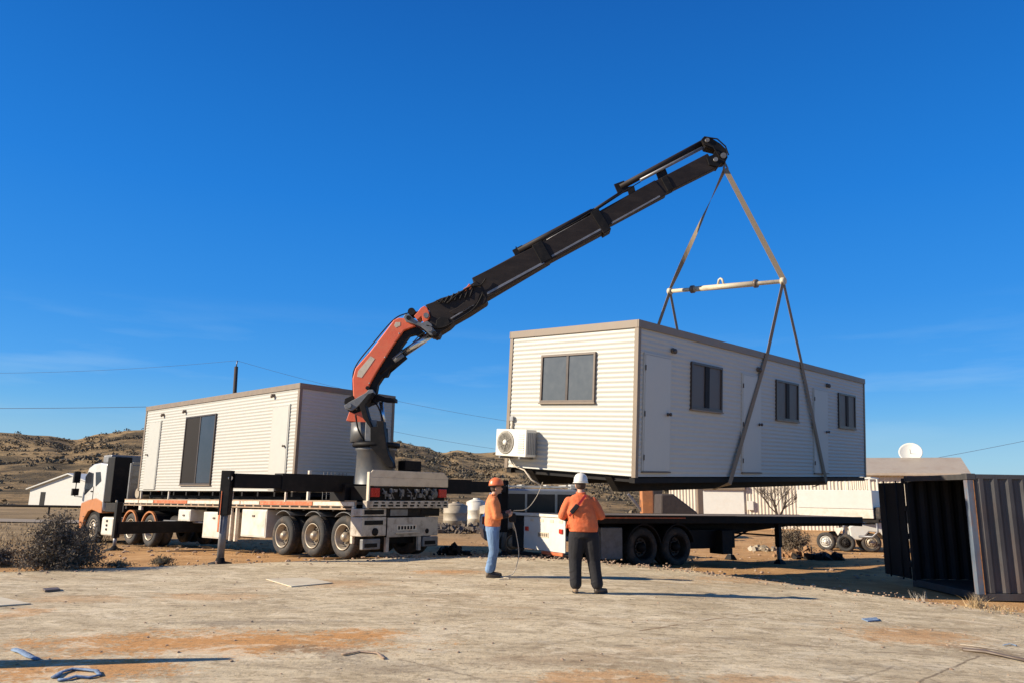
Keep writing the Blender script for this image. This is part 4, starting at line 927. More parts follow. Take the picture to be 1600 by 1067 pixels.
MB().lathe([(.1, 0), (.1, .05), (.06, .06), (0, .06)], (2.22, RE + .04, 1.40), (0, -1, 0), 20).build('gauge', SILV, TR)
bx('bumper_bar', GREYBOX, TR, .02, 2.68, RE - .04, RE + .12, 1.06, 1.235, .01)
for i in range(11):
    x = .2 + i * .23; bx('bumper_slot', BLKSTEEL, TR, x, x + rg.uniform(.07, .17), RE - .048, RE - .0405, 1.10, 1.14, 0); bx('bumper_slot', BLKSTEEL, TR, x + .03, x + rg.uniform(.1, .17), RE - .048, RE - .0405, 1.17, 1.205, 0)
bx('side_locker', GREYBOX, TR, -.08, .66, RE + .0, RE + .42, .42, .86, .02); bx('locker_slot', BLKSTEEL, TR, .0, .55, RE - .012, RE - .001, .68, .78, .003)
MB().lathe([(.09, 0), (.09, .02), (.05, .03), (0, .03)], (.32, RE, .52), (0, -1, 0), 16).build('reflector', BLKSTEEL, TR)
bx('rear_beam', GREYBOX, TR, -.08, .66, RE + .02, RE + .42, .88, 1.05, .01); bx('rear_slot', BLKSTEEL, TR, -.0, .58, RE + .008, RE + .019, .92, 1.02, .003)
bx('rear_beam', CHASSIS, TR, .67, 2.45, RE + .05, RE + .3, .86, 1.05, .01); bx('rear_plate', CRGREY, TR, .8, 1.35, RE + .03, RE + .049, .88, 1.03, .004); bx('rear_slot', BLKSTEEL, TR, 1.8, 2.4, RE + .03, RE + .049, .9, 1.02, .004)
bx('tail_apron', GREYBOX, TR, .70, 2.36, RE - .0, RE + .03, .38, .84, .012)
np_ = bx('number_plate', RAILW, TR, .98, 1.62, RE - .012, RE - .001, .53, .66, .003)
m = MB()
for i in range(6): x = 1.02 + i * .098; m.box(x, x + .06, RE - .0155, RE - .0125, .555, .635); 
m.build('plate_marks', BLKSTEEL, np_)
bx('plate_shelf', CREAM, TR, .92, 1.7, RE - .05, RE - .001, .46, .49, .005)
MB().lathe([(.06, 0), (.06, .012), (.03, .02), (0, .02)], (1.98, RE, .50), (0, -1, 0), 16).build('tow_socket', BLKSTEEL, TR)
for x in (.69, 1.72): bx('stand_leg', GREYBOX, TR, x, x + .09, RE + .02, RE + .1, .04, .379, .005)
for x in (-.02, 1.86):
    bx('lamp_cluster', CRGREY, TR, x, x + .52, RE + .0, RE + .12, .12, .36, .02); bx('lamp_lens', BLKSTEEL, TR, x + .05, x + .42, RE - .012, RE - .001, .17, .26, .006)
bx('rear_underguard', CHASSIS, TR, .4, 2.3, RE + .4, RE + .48, .2, .85, .01)
bx('corner_post', RAILW, TR, -.05, .02, RE + .36, RE + .44, .25, 1.1, .006); bx('beacon_box', BLKSTEEL, TR, 1.55, 2.1, RE + .4, RE + .7, 1.98, 2.24, .02); bx('beacon_stalk', BLKSTEEL, TR, 1.7, 1.95, RE + .4, RE + .6, 1.57, 1.979, .005)
# deck fittings between building and crane
bx('stake_post', RAILW, TR, .05, .12, -.62, -.55, 1.22, 1.98, .006); bx('stake_post', PIPE, TR, .3, .36, -1.3, -1.24, 1.22, 1.6, .006)
m = MB()
for i in range(7): m.bar((.4 + i * .12, -.75, 1.24), (.4 + i * .12, -.75, 1.95), .012, .012)
for i in range(6): m.bar((.4, -.75, 1.26 + i * .13), (1.12, -.75, 1.26 + i * .13), .012, .012)
m.build('mesh_guard', CRGREY, TR)
MB().lathe([(.16, 1.21), (.16, 1.48), (.1, 1.5)], (.5, -1.3, 0), (0, 0, 1), 16).build('oil_drum', PIPE, TR); MB().box(.7, 1.1, -1.6, -1.0, 1.21, 1.5).build('deck_locker', CHASSIS, TR, bevel=.02)
# headboard
hb = MB()
for x in (.05, W - .1): hb.box(x, x + .07, FE - .08, FE, 1.21, 2.46)
for z in (2.4, 2.0, 1.75): hb.box(.121, W - .101, FE - .07, FE - .02, z, z + (.10 if z > 2.3 else .16))
hb.build('headboard', CRGREY, TR, bevel=.006)
bx('headboard_sheet', PIPE, TR, .121, W - .101, FE - .015, FE - .005, 1.25, 2.38, .002)
MB().lathe([(.16, -.3), (.2, -.26), (.2, .26), (.16, .3)], (.5, FE - .45, 1.43), (1, 0, 0), 18).build('strap_winch', TANKG, TR)
MB().lathe([(.1, 0), (.1, .3), (.06, .33)], (.85, FE - .5, 1.21), (0, 0, 1), 14).build('oil_can', RAILO, TR)

# front auxiliary stabiliser, reaching out beside the drive wheels
m = MB().bar((-1.95, 5.75, .42), (.7, 5.75, .42), .26, .34); st = m.build('stabiliser', BLKSTEEL, TR, bevel=.012)
gw = TR.matrix_world
def tr_world(x, y, z): return T0 + TA * x + TB * y + V((0, 0, z + y * TPIT))
fp = tr_world(-1.95, 5.75, 0); gz = ground_z(fp.x, fp.y) - 5.75 * TPIT
MB().bar((-1.95, 5.75, .15), (-1.95, 5.75, 1.15), .16, .16).build('leg_housing', BLKSTEEL, st, bevel=.008)
MB().bar((-1.99, 5.84, .15), (-1.99, 5.84, 1.2), .05, .03).build('edge_strip', CREAM, st, bevel=.004)
MB().tube([(-1.95, 5.75, gz + .08), (-1.95, 5.75, .2)], .05, 12).build('leg', PIPE, st)
MB().lathe([(.26, gz), (.26, gz + .03), (.1, gz + .08), (.06, gz + .13)], (-1.95, 5.75, 0), (0, 0, 1), 18).build('foot', BLKSTEEL, st)

# ------------------------------------------------------------------ prime mover
PM = truck_frame('prime_mover', T0, TPIT); tag(PM, 'white cab truck with orange lower stripe coupled to the loaded trailer', 'truck')
def sz(L): return [(s, z - TPIT * s) for s, z in L]
SF = ((0, 0, 0), (0, 1, 0), (0, 0, 1), (1, 0, 0))
zc = lambda s, z: z - TPIT * s
cab = MB().prism(sz([(11.98, .62), (12.06, .95), (12.6, 1.05), (13.3, .98), (13.95, .85), (13.97, 1.05), (13.82, 1.9), (13.62, 2.18), (13.2, 2.32), (12.6, 2.36), (11.98, 2.30)]), 0, 2.45, SF).build('cab', TRUCKW, PM, bevel=.035)
MB().prism(sz([(11.98, .56), (12.05, .98), (12.6, 1.08), (13.3, 1.0), (13.96, .87), (13.98, .2), (13.9, -.05), (13.62, -.05), (13.55, .3), (13.25, .58), (12.9, .66), (12.45, .6), (12.2, .56)]), -.006, 2.462, SF).build('lower_panel', TRUCKO, PM, bevel=.02)
MB().prism(sz([(12.3, .2), (12.45, .59), (12.9, .65), (13.25, .57), (13.54, .29), (13.6, -.1), (12.2, -.1)]), .1, 2.25, SF).build('wheel_arch', BLKSTEEL, PM)
MB().prism(sz([(13.55, -.32), (13.55, .05), (13.99, .2), (14.02, -.2), (13.95, -.32)]), -.004, 2.46, SF).build('front_bumper', BLKSTEEL, PM, bevel=.02)
MB().prism(sz([(13.76, 1.16), (13.84, 1.86), (13.58, 2.04), (13.12, 1.98), (13.04, 1.50)]), -.014, .02, SF).build('side_window', GLASS, cab, bevel=.004)
MB().prism(sz([(12.92, 2.02), (12.50, 2.03), (12.34, 1.70), (12.78, 1.50)]), -.014, .02, SF).build('side_window', GLASS, cab, bevel=.004)
MB().prism([(.15, zc(13.9, 1.08)), (2.3, zc(13.9, 1.08)), (2.25, zc(13.9, 1.85)), (.2, zc(13.9, 1.85))], 0, .02, ((0, 13.985, 0), (1, 0, 0), (0, -.17, .985), (0, 1, 0))).build('windscreen', GLASS, cab, bevel=.004)
bx('door_seam', FRAMET, cab, -.016, -.001, 12.95, 12.965, zc(12.9, 1.0), zc(12.9, 1.5), 0)
bx('door_handle', BLKSTEEL, cab, -.03, -.001, 13.0, 13.16, zc(13, 1.3), zc(13, 1.34), .004)
m = MB()
for z, h in ((1.62, .42), (1.15, .26)): m.box(-.34, -.12, 14.0, 14.14, zc(14, z), zc(14, z + h))
m.tube([(-.05, 13.8, zc(14, 2.0)), (-.23, 14.05, zc(14, 2.06)), (-.23, 14.05, zc(14, 1.12)), (-.05, 13.85, zc(14, 1.1))], .02, 6)
m.build('wing_mirror', BLKSTEEL, PM, bevel=.03)
MB().box(.2, 2.2, 12.2, 12.95, zc(12.5, 2.37), zc(12.5, 2.66)).build('roof_unit', CRGREY, PM, bevel=.05)
bx('rear_fairing', BLKSTEEL, PM, .0, .62, 11.35, 11.97, zc(11.6, .95), zc(11.6, 2.56), .03); bx('rear_fairing', BLKSTEEL, PM, 1.85, 2.45, 11.35, 11.97, zc(11.6, .95), zc(11.6, 2.56), .03)
bx('cab_rear_shade', CRGREY, PM, .63, 1.84, 11.9, 11.97, zc(11.6, .8), zc(11.6, 2.3), .01)  # back of the white cab, its shade put in as grey
bx('catwalk', CHASSIS, PM, .05, 2.4, 10.3, 11.85, zc(11, .62), zc(11, .94), .02)
tk = MB().box(.02, .6, 10.95, 11.95, zc(11.4, -.2), zc(11.4, .44)).build('fuel_tank', WBOX, PM, bevel=.06)
m = MB()
for z in (-.02, .12, .27): m.box(.002, .019, 11.40, 11.52, zc(11.4, z), zc(11.4, z + .07))
m.build('step_hole', BLKSTEEL, tk)
MB().box(.75, .95, 7.2, 13.4, zc(10, .3), zc(10, .55)).box(1.55, 1.75, 7.2, 13.4, zc(10, .3), zc(10, .55)).build('chassis_beam', CHASSIS, PM)
wheel(PM, .06, 12.86, zc(12.9, -.02), .53, side=-1, dual=False); wheel(PM, 2.4, 12.86, zc(12.9, -.02), .53, side=1, dual=False)
for y in (8.15, 9.6):
    wheel(PM, .04, y, zc(y, .12), .52, side=-1); wheel(PM, 2.45, y, zc(y, .12), .52, side=1)
    pts = [(y + .60 * math.cos(t), zc(y, .12) + .62 * math.sin(t)) for t in [PI * (.02 + .9 * i / 14) for i in range(15)]]
    ins = [(y + .55 * math.cos(t), zc(y, .12) + .57 * math.sin(t)) for t in [PI * (.02 + .9 * i / 14) for i in range(15)]]
    gd = MB().prism(pts + ins[::-1], .07, .53, SF).build('mudguard', CHASSIS, PM); MB().prism(pts + ins[::-1], .0, .069, SF).build('lip', TRUCKO, gd)
bx('marker_lamp', WBOX, PM, .0, .08, 8.8, 9.0, zc(9, .75), zc(9, .93), .01)

# ------------------------------------------------------------------ loaded portable building
LB = empty('portable_building', (-5.6204, 19.6042, 1.4408), (-.008, 0, TY)); tag(LB, 'cream portable building with dark sliding glass door sitting on the loaded trailer', 'portable building')
BX, BY, BZ = 3.27, 9.2, 2.86
cabin_shell(LB, BX, BY, BZ, 0)
sw = window_x(LB, 4.30, 6.20, .2, 2.32, FRAMEB, GLASS); 
bx('pane', pm('pane_bluish', (.035, .045, .062), .25, var=.15, scale=1.2, spec=.4), sw, -.024, -.0185, 4.36, 5.20, .26, 2.26, 0); bx('curtain', pm('curtain_brown', (.012, .009, .008), .7, spec=.2, var=.2, scale=2), sw, -.0235, -.0185, 5.29, 6.14, .26, 2.26, 0)
for y0, y1, hy in ((7.98, 8.78, 8.7), (.42, 1.18, .5)):
    dd = bx('door', DOORW, LB, -.035, .01, y0, y1, .06, 2.28, .004)
    fr = MB()
    for ya, yb, za, zb in ((y0 - .04, y1 + .04, 2.284, 2.32), (y0 - .04, y0 - .004, .06, 2.283), (y1 + .004, y1 + .04, .06, 2.283)): fr.box(-.028, .01, ya, yb, za, zb)
    fr.build('door_frame', WALL, dd, bevel=.003)
    MB().lathe([(.03, 0), (.03, .02), (.015, .025), (.015, .05), (.034, .06), (0, .09)], (-.035, hy, 1.2), (-1, 0, 0), 12).build('handle', TRIM, dd)
for y, z in ((7.86, 2.5), (6.35, 2.52), (1.24, 2.62)):
    l = MB().lathe([(.05, 0), (.05, .03), (.035, .04)], (-.01, y, z), (-1, 0, 0), 14).build('wall_light', TRIM, LB); MB().ellip((-.075, y, z - .02), (.04, .045, .06), 12, 8).build('lamp_glass', TRIM, l, smooth=True)
for x0 in (.35, 2.7): bx('skid', BLKSTEEL, LB, x0, x0 + .16, .15, BY - .1, -.24, -.02)
m = MB()
for i in range(12): m.box(.02, BX - .02, .05 + i * .82, .12 + i * .82, -.12, -.002)
m.build('floor_joists', BLKSTEEL, LB)
for y in (.3, 3.0, 6.9, 8.9): bx('tie_down', RAILW, LB, -.02, .03, y, y + .05, -.25, -.003, .003)

# ------------------------------------------------------------------ empty trailer on the right
t2 = math.atan2(.53, .85)
RT = empty('flatbed_trailer', (1.4, 18.5, 0), (0, .006, t2)); tag(RT, 'empty dark flatbed trailer standing on its landing legs beneath the suspended building', 'trailer')
L2, W2 = 12.0, 2.45
bx('deck', DECKW, RT, 0, L2, .03, W2 - .03, .93, .99)
m = MB(); m.box(0, L2, 0, .028, .80, 1.0); m.box(0, L2, W2 - .028, W2, .80, 1.0); m.box(.0, .05, .03, W2 - .03, .78, .925); m.box(L2 - .05, L2, .03, W2 - .03, .7, .925); m.build('side_rail', CHASSIS, RT, bevel=.006)
bx('edge_strip', RAILO, RT, .3, 4.0, -.004, -.001, .925, .955, 0); bx('deck_edge', TANKG, RT, .0, 6.0, .0, .028, 1.0015, 1.01, 0)
m = MB(); 
for y in (.75, 1.5): m.prism([(.1, .45), (6.2, .45), (7.6, .55), (9.2, .68), (L2 - .1, .68), (L2 - .1, .79), (.1, .79)], y, .14, ((0, 0, 0), (1, 0, 0), (0, 0, 1), (0, 1, 0)))
x = .4
while x < L2: m.box(x, x + .08, .03, W2 - .03, .80, .925); x += .6
m.build('chassis_beam', CHASSIS, RT)
MB().box(4.4, 6.3, .35, 2.1, .1, .62).build('under_box', BLKSTEEL, RT, bevel=.02)
for xx in (2.5, 3.72):
    for y, sd in ((.02, -1), (W2 - .02, 1)): wheel(RT, xx, y, .19, .50, side=sd, axis=(0, 1, 0), rim=CHASSIS)
    MB().tube([(xx, .3, .19), (xx, W2 - .3, .19)], .07, 10).build('axle', CHASSIS, RT)
    pts = [(xx + .60 * math.cos(t), .19 + .60 * math.sin(t)) for t in [PI * (.06 + .84 * i / 14) for i in range(15)]]; ins = [(xx + .57 * math.cos(t), .19 + .57 * math.sin(t)) for t in [PI * (.06 + .84 * i / 14) for i in range(15)]]
    MB().prism(pts + ins[::-1], .0, .55, ((0, 0, 0), (1, 0, 0), (0, 0, 1), (0, 1, 0))).build('mudguard', CHASSIS, RT)
bx('toolbox', CRGREY, RT, 1.1, 1.78, .02, .5, -.08, .70, .02); bx('toolbox', CHASSIS, RT, 5.5, 5.9, .1, .6, -.05, .6, .02)
for y in (.2, W2 - .36):
    g_ = ground_z(8.4, 22.8) + .05
    lg = bx('landing_leg', BLKSTEEL, RT, 8.05, 8.19, y, y + .16, .1, .78, .008); bx('inner_leg', PIPE, lg, 8.075, 8.165, y + .03, y + .13, g_ + .05, .0999, .005)
    MB().lathe([(.19, g_ - .06), (.19, g_ - .0), (.1, g_ + .14)], (8.12, y + .08, 0), (0, 0, 1), 4, False).build('foot', BLKSTEEL, lg)
m = MB(); m.bar((8.12, .4, .42), (8.12, W2 - .4, .42), .05, .05); m.bar((8.12, .36, .2), (8.9, .9, .7), .05, .05); m.bar((8.12, W2 - .3, .2), (8.9, 1.6, .7), .05, .05); m.build('leg_brace', BLKSTEEL, RT)
# white tail board
tb = bx('tail_board', WHITE, RT, -.03, -.001, .02, 1.86, .10, .92, .01); bx('tail_top', WBOX, RT, -.06, -.001, .0, 2.4, .93, 1.0, .006)
m = MB()
for y in (.12, .5, .95, 1.4): m.box(-.038, -.0305, y, y + .16, .80, .87)
m.build('tail_marker', CREAM, tb); 
np2 = bx('number_plate', CREAM, tb, -.042, -.0305, .72, 1.2, .42, .55, .003); m = MB()
for i in range(5): m.box(-.0455, -.0425, .76 + i * .085, .81 + i * .085, .445, .525)
m.build('plate_marks', FRAMET, np2)
for y in (.1, 1.62): bx('tail_lamp', RED, RT, -.07, -.031, y, y + .14, .55, .66, .01)
for y in (1.88,): bx('rear_locker', CHASSIS, RT, -.02, .5, y, W2, .1, .78, .015)
bx('under_rail', RAILO, RT, -.05, -.001, .1, 1.0, .02, .09, .005); bx('rear_bumper', CHASSIS, RT, -.04, .06, .02, W2, -.08, .015, .01)

# ------------------------------------------------------------------ shipping container
CN = empty('shipping_container', (8.836, 14.51, -.348), (0, 0, -.005)); tag(CN, 'dark ribbed shipping container standing open at its left end beside the slab', 'container')
CL, CW, CH = 6.06, 2.34, 2.37
def ribwall(name, o, al, ln, outn, mat=CONT, z0=.16, z1=CH - .09, pitch=.278, dep=.05):
    bm = bmesh.new(); o = V(o); al = V(al); nn = V(outn); xs = [0]; pr = [(0, -dep)]; x = .04
    while x + pitch < ln:
        pr += [(x, -dep), (x + .07, 0), (x + .14, 0), (x + .21, -dep)]; x += pitch
    pr.append((ln, -dep)); cols = [[bm.verts.new(o + al * a + nn * d_ + V((0, 0, z))) for z in (z0, z1)] for a, d_ in pr]
    for A, B in zip(cols, cols[1:]):
        if (A[0].co - B[0].co).length > 1e-6: bm.faces.new((A[0], B[0], B[1], A[1]))
    me = bpy.data.meshes.new(name); bm.to_mesh(me); bm.free(); me.materials.append(mat); ob = bpy.data.objects.new(name, me); COL.objects.link(ob); ob.parent = CN
    sd = ob.modifiers.new('t', 'SOLIDIFY'); sd.thickness = .006; sd.offset = 0; return ob
ribwall('side_wall', (.13, -.0 + .002, 0), (1, 0, 0), CL - .26, (0, -1, 0)); ribwall('side_wall', (.13, CW - .002, 0), (1, 0, 0), CL - .26, (0, 1, 0), CONTSH)
ribwall('end_wall', (CL, .13, 0), (0, 1, 0), CW - .26, (1, 0, 0), CONTSH)
bx('shade_sheet', CONTSH, CN, .14, CL - .14, .062, .066, .17, CH - .1, 0)  # dark sheet added to put shade on the inside of the near wall
bx('floor', CONTIN, CN, .05, CL - .05, .06, CW - .06, .10, .16); bx('roof', CONT, CN, .02, CL - .02, .02, CW - .02, CH - .03, CH - .012, .003)
for x in (0, CL - .12):
    for y in (0, CW - .12): bx('corner_post', CONTP if y == 0 else CONTSH, CN, x, x + .12, y, y + .12, .125, CH - .125, .008)
m = MB()
for y in (0, CW - .07): m.box(.13, CL - .13, y, y + .07, .02, .15); m.box(.13, CL - .13, y, y + .07, CH - .10, CH - .015)
for x in (0, CL - .1): m.box(x, x + .1, .13, CW - .13, .02, .15); m.box(x, x + .1, .13, CW - .13, CH - .12, CH - .015)
m.build('frame_rail', CONT, CN, bevel=.006)
for x in (0, CL - .17):
    for y in (0, CW - .16):
        for z in (0, CH - .12): bx('corner_casting', CONT, CN, x - .004, x + .174, y - .004, y + .164, z, z + .12, .01)
bx('rust_streak', RUST, CN, .118, .128, -.008, -.001, .13, CH - .13, 0)
dr = MB().box(-.0, .05, CW + .10, CW + 1.22, .15, CH - .14)  .build('door', CONTSH, CN, bevel=.008, label='far door of the container, folded fully open')
m = MB()
for y in (CW + .3, CW + .85): m.tube([(-.04, y, .12), (-.04, y, CH - .1)], .018, 8)
m.build('locking_bar', CONTSH, dr)
m = MB()
for z in (.4, 1.0, 1.6, 2.2): m.box(-.01, .03, CW + .0, CW + .12, z, z + .12)
m.build('hinge', CONTSH, dr)
bx('inner_crate', CONTIN, CN, 1.2, 2.2, .3, 1.2, .165, .7, .01) if False else None

# ------------------------------------------------------------------ shed and things behind the trailer
SH = empty('corrugated_shed', (0, 0, 0)); tag(SH, 'long cream corrugated iron shed with low brown roof behind the trailer', 'shed')
sA = ony(1046, 780, 54); sB = ony(1512, 780, 46.5); sg = -1.0; syaw = math.atan2(sB.y - sA.y, sB.x - sA.x)
SH.location = (sA.x, sA.y, sg); SH.rotation_euler = (0, 0, syaw); SL = (V(sB[:2]) - V(sA[:2])).length; ev = ony(1430, 741, 47.8).z - sg; rdg = ony(1430, 716, 50.5).z - sg
sdx = V((math.cos(syaw), math.sin(syaw), 0)); snx = V((math.sin(syaw), -math.cos(syaw), 0))
def onshed(px, py):
    v = ray(px, py); o = V((0, 0, CAMH)); t = (V((sA.x, sA.y, 0)) - o).dot(snx) / v.dot(snx); q = o + v * t; return (q - V((sA.x, sA.y, 0))).dot(sdx), q.z - sg
corr_panel('wall', SHEDW, SH, (0, 0, 0), (1, 0, 0), SL, 0, ev, (0, -1, 0), pitch=.22, amp=.022, vertical=True)
bx('wall', SHEDW, SH, -.02, .0, 0, 7, 0, ev, .0); bx('wall', SHEDW, SH, SL, SL + .02, 0, 7, 0, ev, .0); bx('wall', SHEDW, SH, 0, SL, 7, 7.02, 0, ev, 0)
MB().prism([(-.3, ev - .02), (3.5, rdg), (7.3, ev - .02), (7.3, ev + .06), (3.5, rdg + .08), (-.3, ev + .06)], -.3, SL + .6, ((0, 0, 0), (0, 1, 0), (0, 0, 1), (1, 0, 0))).build('roof', SHEDR, SH)
MB().prism([(0, ev - .03), (3.5, rdg - .02), (7, ev - .03)], SL - .01, .02, ((0, 0, 0), (0, 1, 0), (0, 0, 1), (1, 0, 0))).build('gable', SHEDW, SH)
bx('gutter', SHEDR, SH, -.3, SL + .3, -.45, -.31, ev - .08, ev + .08, .02)
(xa_, za_), (xb_, _) = onshed(1097, 764), onshed(1164, 803); bx('roller_door', WHITE, SH, xa_, xb_, -.11, -.06, 0, za_, .01)
bx('roller_hood', TRIM, SH, xa_ - .1, xb_ + .1, -.3, -.06, za_ + .005, za_ + .35, .01)
xa_, za_ = onshed(1168, 782); bx('meter_box', WHITE, SH, xa_, xa_ + .4, -.2, -.06, za_ - .6, za_, .01)
# dish on the roof
dp = ony(1423, 708, 51.2); DI = empty('satellite_dish', (dp.x, dp.y, dp.z - .5)); tag(DI, 'white round satellite dish on the ridge of the brown shed roof', 'satellite dish')
m = MB(); prof = [(.0, 0)] + [(.72 * k / 8, .22 * (k / 8) ** 2) for k in range(1, 9)]; prof2 = [(.74 * k / 8, .22 * (k / 8) ** 2 - .025) for k in range(8, 0, -1)] + [(0, -.03)]
m.lathe(prof + prof2, (0, 0, .5), (-.45, -.75, .45), 28); m.build('dish', WHITE, DI)
MB().tube([(0, .1, -.5), (0, .1, .5)], .04, 8).build('mast', PIPE, DI); MB().tube([(0, 0, .5), (-.25, -.42, .75)], .02, 6).build('feed_arm', PIPE, DI)
# post by roller door
pp = ony(1093, 762, 47); g1 = ground_z(pp.x, 47) - .05; o = MB().box(-.17, .17, -.17, .17, 0, pp.z - g1 + 2.2).build('steel_post', TRIM, bevel=.02); o.location = (pp.x, 47, g1); tag(o, 'brown square steel post beside the white roller door', 'post')
pp = ony(1026, 770, 40); o = MB().box(-.24, .24, -.24, .24, 0, 3.6).box(-.34, .34, -.34, .34, 0, .12).build('steel_post', POSTSHADE, bevel=.02); o.location = (pp.x, 40, g1); tag(o, 'thick dark post behind the trailer, right of the orange machine', 'post')
# dark wedge added in place of a diagonal shadow on the shed wall
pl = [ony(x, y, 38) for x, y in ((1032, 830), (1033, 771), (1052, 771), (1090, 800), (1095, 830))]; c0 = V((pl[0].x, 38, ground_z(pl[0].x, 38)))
o = MB().prism([(q.x - c0.x, max(q.z - c0.z, 0)) for q in pl], 0, 2.6, ((0, 0, 0), (1, 0, 0), (0, 0, 1), (0, 1, 0))).build('shadow_wedge', POSTSHADE, bevel=.08); o.location = c0; tag(o, 'dark wedge added as the shadow sloping down to the right on the shed', 'shadow wedge')
# orange machine
q = ony(1010, 765, 36); g1 = ground_z(q.x, 36); OM = empty('orange_machine', (q.x, 36, g1)); tag(OM, 'orange and dark upright machine glimpsed behind the trailer deck', 'machine')
hh = q.z - g1
MB().box(-.28, .28, -.3, .3, .9, hh).build('body', ORM, OM, bevel=.05); MB().box(-.4, .5, -.4, .4, .2, .9).build('base', CHASSIS, OM, bevel=.04); MB().bar((-.9, -.1, hh - .2), (.1, -.1, .9), .16, .12).build('arm', PIPE, OM, bevel=.02)
for x in (-.3, .4): MB().lathe([(.22, -.1), (.24, 0), (.22, .1)], (x, -.4, .24), (0, 1, 0), 18).build('wheel', RUBBER, OM)

# silver wagon
WG = empty('station_wagon', (1.45, 25.2, -.43), (0, 0, math.radians(6))); tag(WG, 'silver four wheel drive wagon with white roof rack seen over the trailer deck', 'car')
prof = [(-2.3, .45), (-2.38, .8), (-2.32, 1.15), (-2.22, 1.25), (-2.05, 1.95), (-1.8, 2.08), (.55, 2.08), (.8, 2.0), (1.42, 1.28), (2.3, 1.15), (2.42, .9), (2.42, .5), (1.95, .45), (1.85, .7), (1.5, .86), (1.15, .7), (1.05, .45), (-.95, .45), (-1.05, .7), (-1.4, .86), (-1.75, .7), (-1.85, .45)]
wb = MB().prism(prof, -.9, 1.8, ((0, 0, 0), (1, 0, 0), (0, 0, 1), (0, 1, 0))).build('body', SILVER, WG, bevel=.06)
for x0, x1, x2, x3 in ((-2.05, -1.05, -1.05, -1.98), (-.98, -.08, -.08, -.98), (0, 1.2, .62, 0)):
    MB().prism([(x0, 1.32), (x1, 1.32), (x2, 1.92), (x3, 1.92)], -.915, .02, ((0, 0, 0), (1, 0, 0), (0, 0, 1), (0, 1, 0))).build('side_window', GLASS, wb, bevel=.004)
MB().bar((1.40, 0, 1.33), (.83, 0, 1.97), 1.55, .02, (0, 0, 1)).build('windscreen', GLASSG, wb)
for sd in (-1, 1):
    for x in (-1.4, 1.5): wheel(WG, x, sd * .9, .40, .40, .24, side=sd, dual=False, axis=(0, 1, 0))
m = MB()
for y in (-.62, .62): m.bar((-2.0, y, 2.16), (.4, y, 2.16), .06, .05)
for x in (-1.9, -1.1, -.3, .35): m.bar((x, -.7, 2.2), (x, .7, 2.2), .08, .03)
m.build('roof_rack', WHITE, WG)
bx('bull_bar', BLKSTEEL, WG, 2.44, 2.6, -.8, .8, .5, .95, .03); bx('side_moulding', CHASSIS, WG, -2.2, 2.2, -.925, -.901, .72, .80, .005); bx('tail_lamp', RED, WG, -2.40, -2.3, -.85, -.7, .95, 1.2, .01)
MB().box(1.0, 1.2, -1.12, -.93, 1.3, 1.5).build('wing_mirror', BLKSTEEL, WG, bevel=.03)
bx('roof_box', WHITE, WG, .45, .8, -.7, -.3, 2.09, 2.24, .03)

# white framed trailer by the shed
q0 = ony(1247, 800, 31.5); q1 = ony(1343, 800, 31.5); BT = empty('box_trailer', (q0.x, 31.5, ground_z(13, 31.5) - .02), (0, 0, -.62)); tag(BT, 'white high sided box trailer with a cage top parked behind the landing legs', 'trailer')
bw = (q1.x - q0.x) * 1.12; zb = BT.location.z
def hz(y): return ony(1295, y, 31.5).z - zb
MB().box(0, bw, 0, 1.7, hz(793), hz(765)).build('box_side', WHITE, BT, bevel=.02)
MB().box(-.05, bw, .02, 1.68, hz(807), hz(793.2)).build('lower_side', WBOX, BT, bevel=.02)
m = MB()
for x in (.02, bw * .33, bw * .55, bw * .72, bw - .06):
    m.bar((x, .03, hz(765)), (x, .03, hz(747)), .05, .05); m.bar((x, 1.65, hz(765)), (x, 1.65, hz(747)), .05, .05)
m.bar((0, .03, hz(746)), (bw, .03, hz(746)), .05, .05); m.bar((0, 1.65, hz(746)), (bw, 1.65, hz(746)), .05, .05); m.bar((0, .03, hz(746)), (0, 1.65, hz(746)), .05, .05); m.bar((bw, .03, hz(746)), (bw, 1.65, hz(746)), .05, .05)
m.build('cage', WHITE, BT); corr_panel('cage_panel', SHEDW, BT, (bw * .74, .04, 0), (1, 0, 0), bw * .24, hz(764), hz(750), (0, -1, 0), pitch=.08, amp=.01, vertical=True)
MB().box(-.2, bw + .15, .1, 1.6, hz(813), hz(807.5)).build('chassis', CHASSIS, BT)
wheel(BT, 1.0, .05, .36, .36, .22, side=-1, dual=False, axis=(0, 1, 0), rim=WHITE); wheel(BT, 1.75, .05, .34, .34, .22, side=-1, dual=False, axis=(0, 1, 0), rim=CHASSIS); wheel(BT, 1.0, 1.6, .36, .36, .22, side=1, dual=False, axis=(0, 1, 0)); 
MB().prism([(1.35, .9), (1.5, .62), (1.7, .95)], -.02, .02, ((0, 0, 0), (1, 0, 0), (0, 0, 1), (0, 1, 0))).build('mudflap', WBOX, BT)
m = MB(); m.tube([(bw - .6, 0, .62), (bw - .1, 0, .62), (bw + .1, 0, .8), (bw + .1, 0, 1.15)], .045, 8); m.build('side_step', PIPE, BT); bx('spare_wheel', RUBBER, BT, bw + .02, bw + .25, .1, .7, hz(808), hz(790), .05)
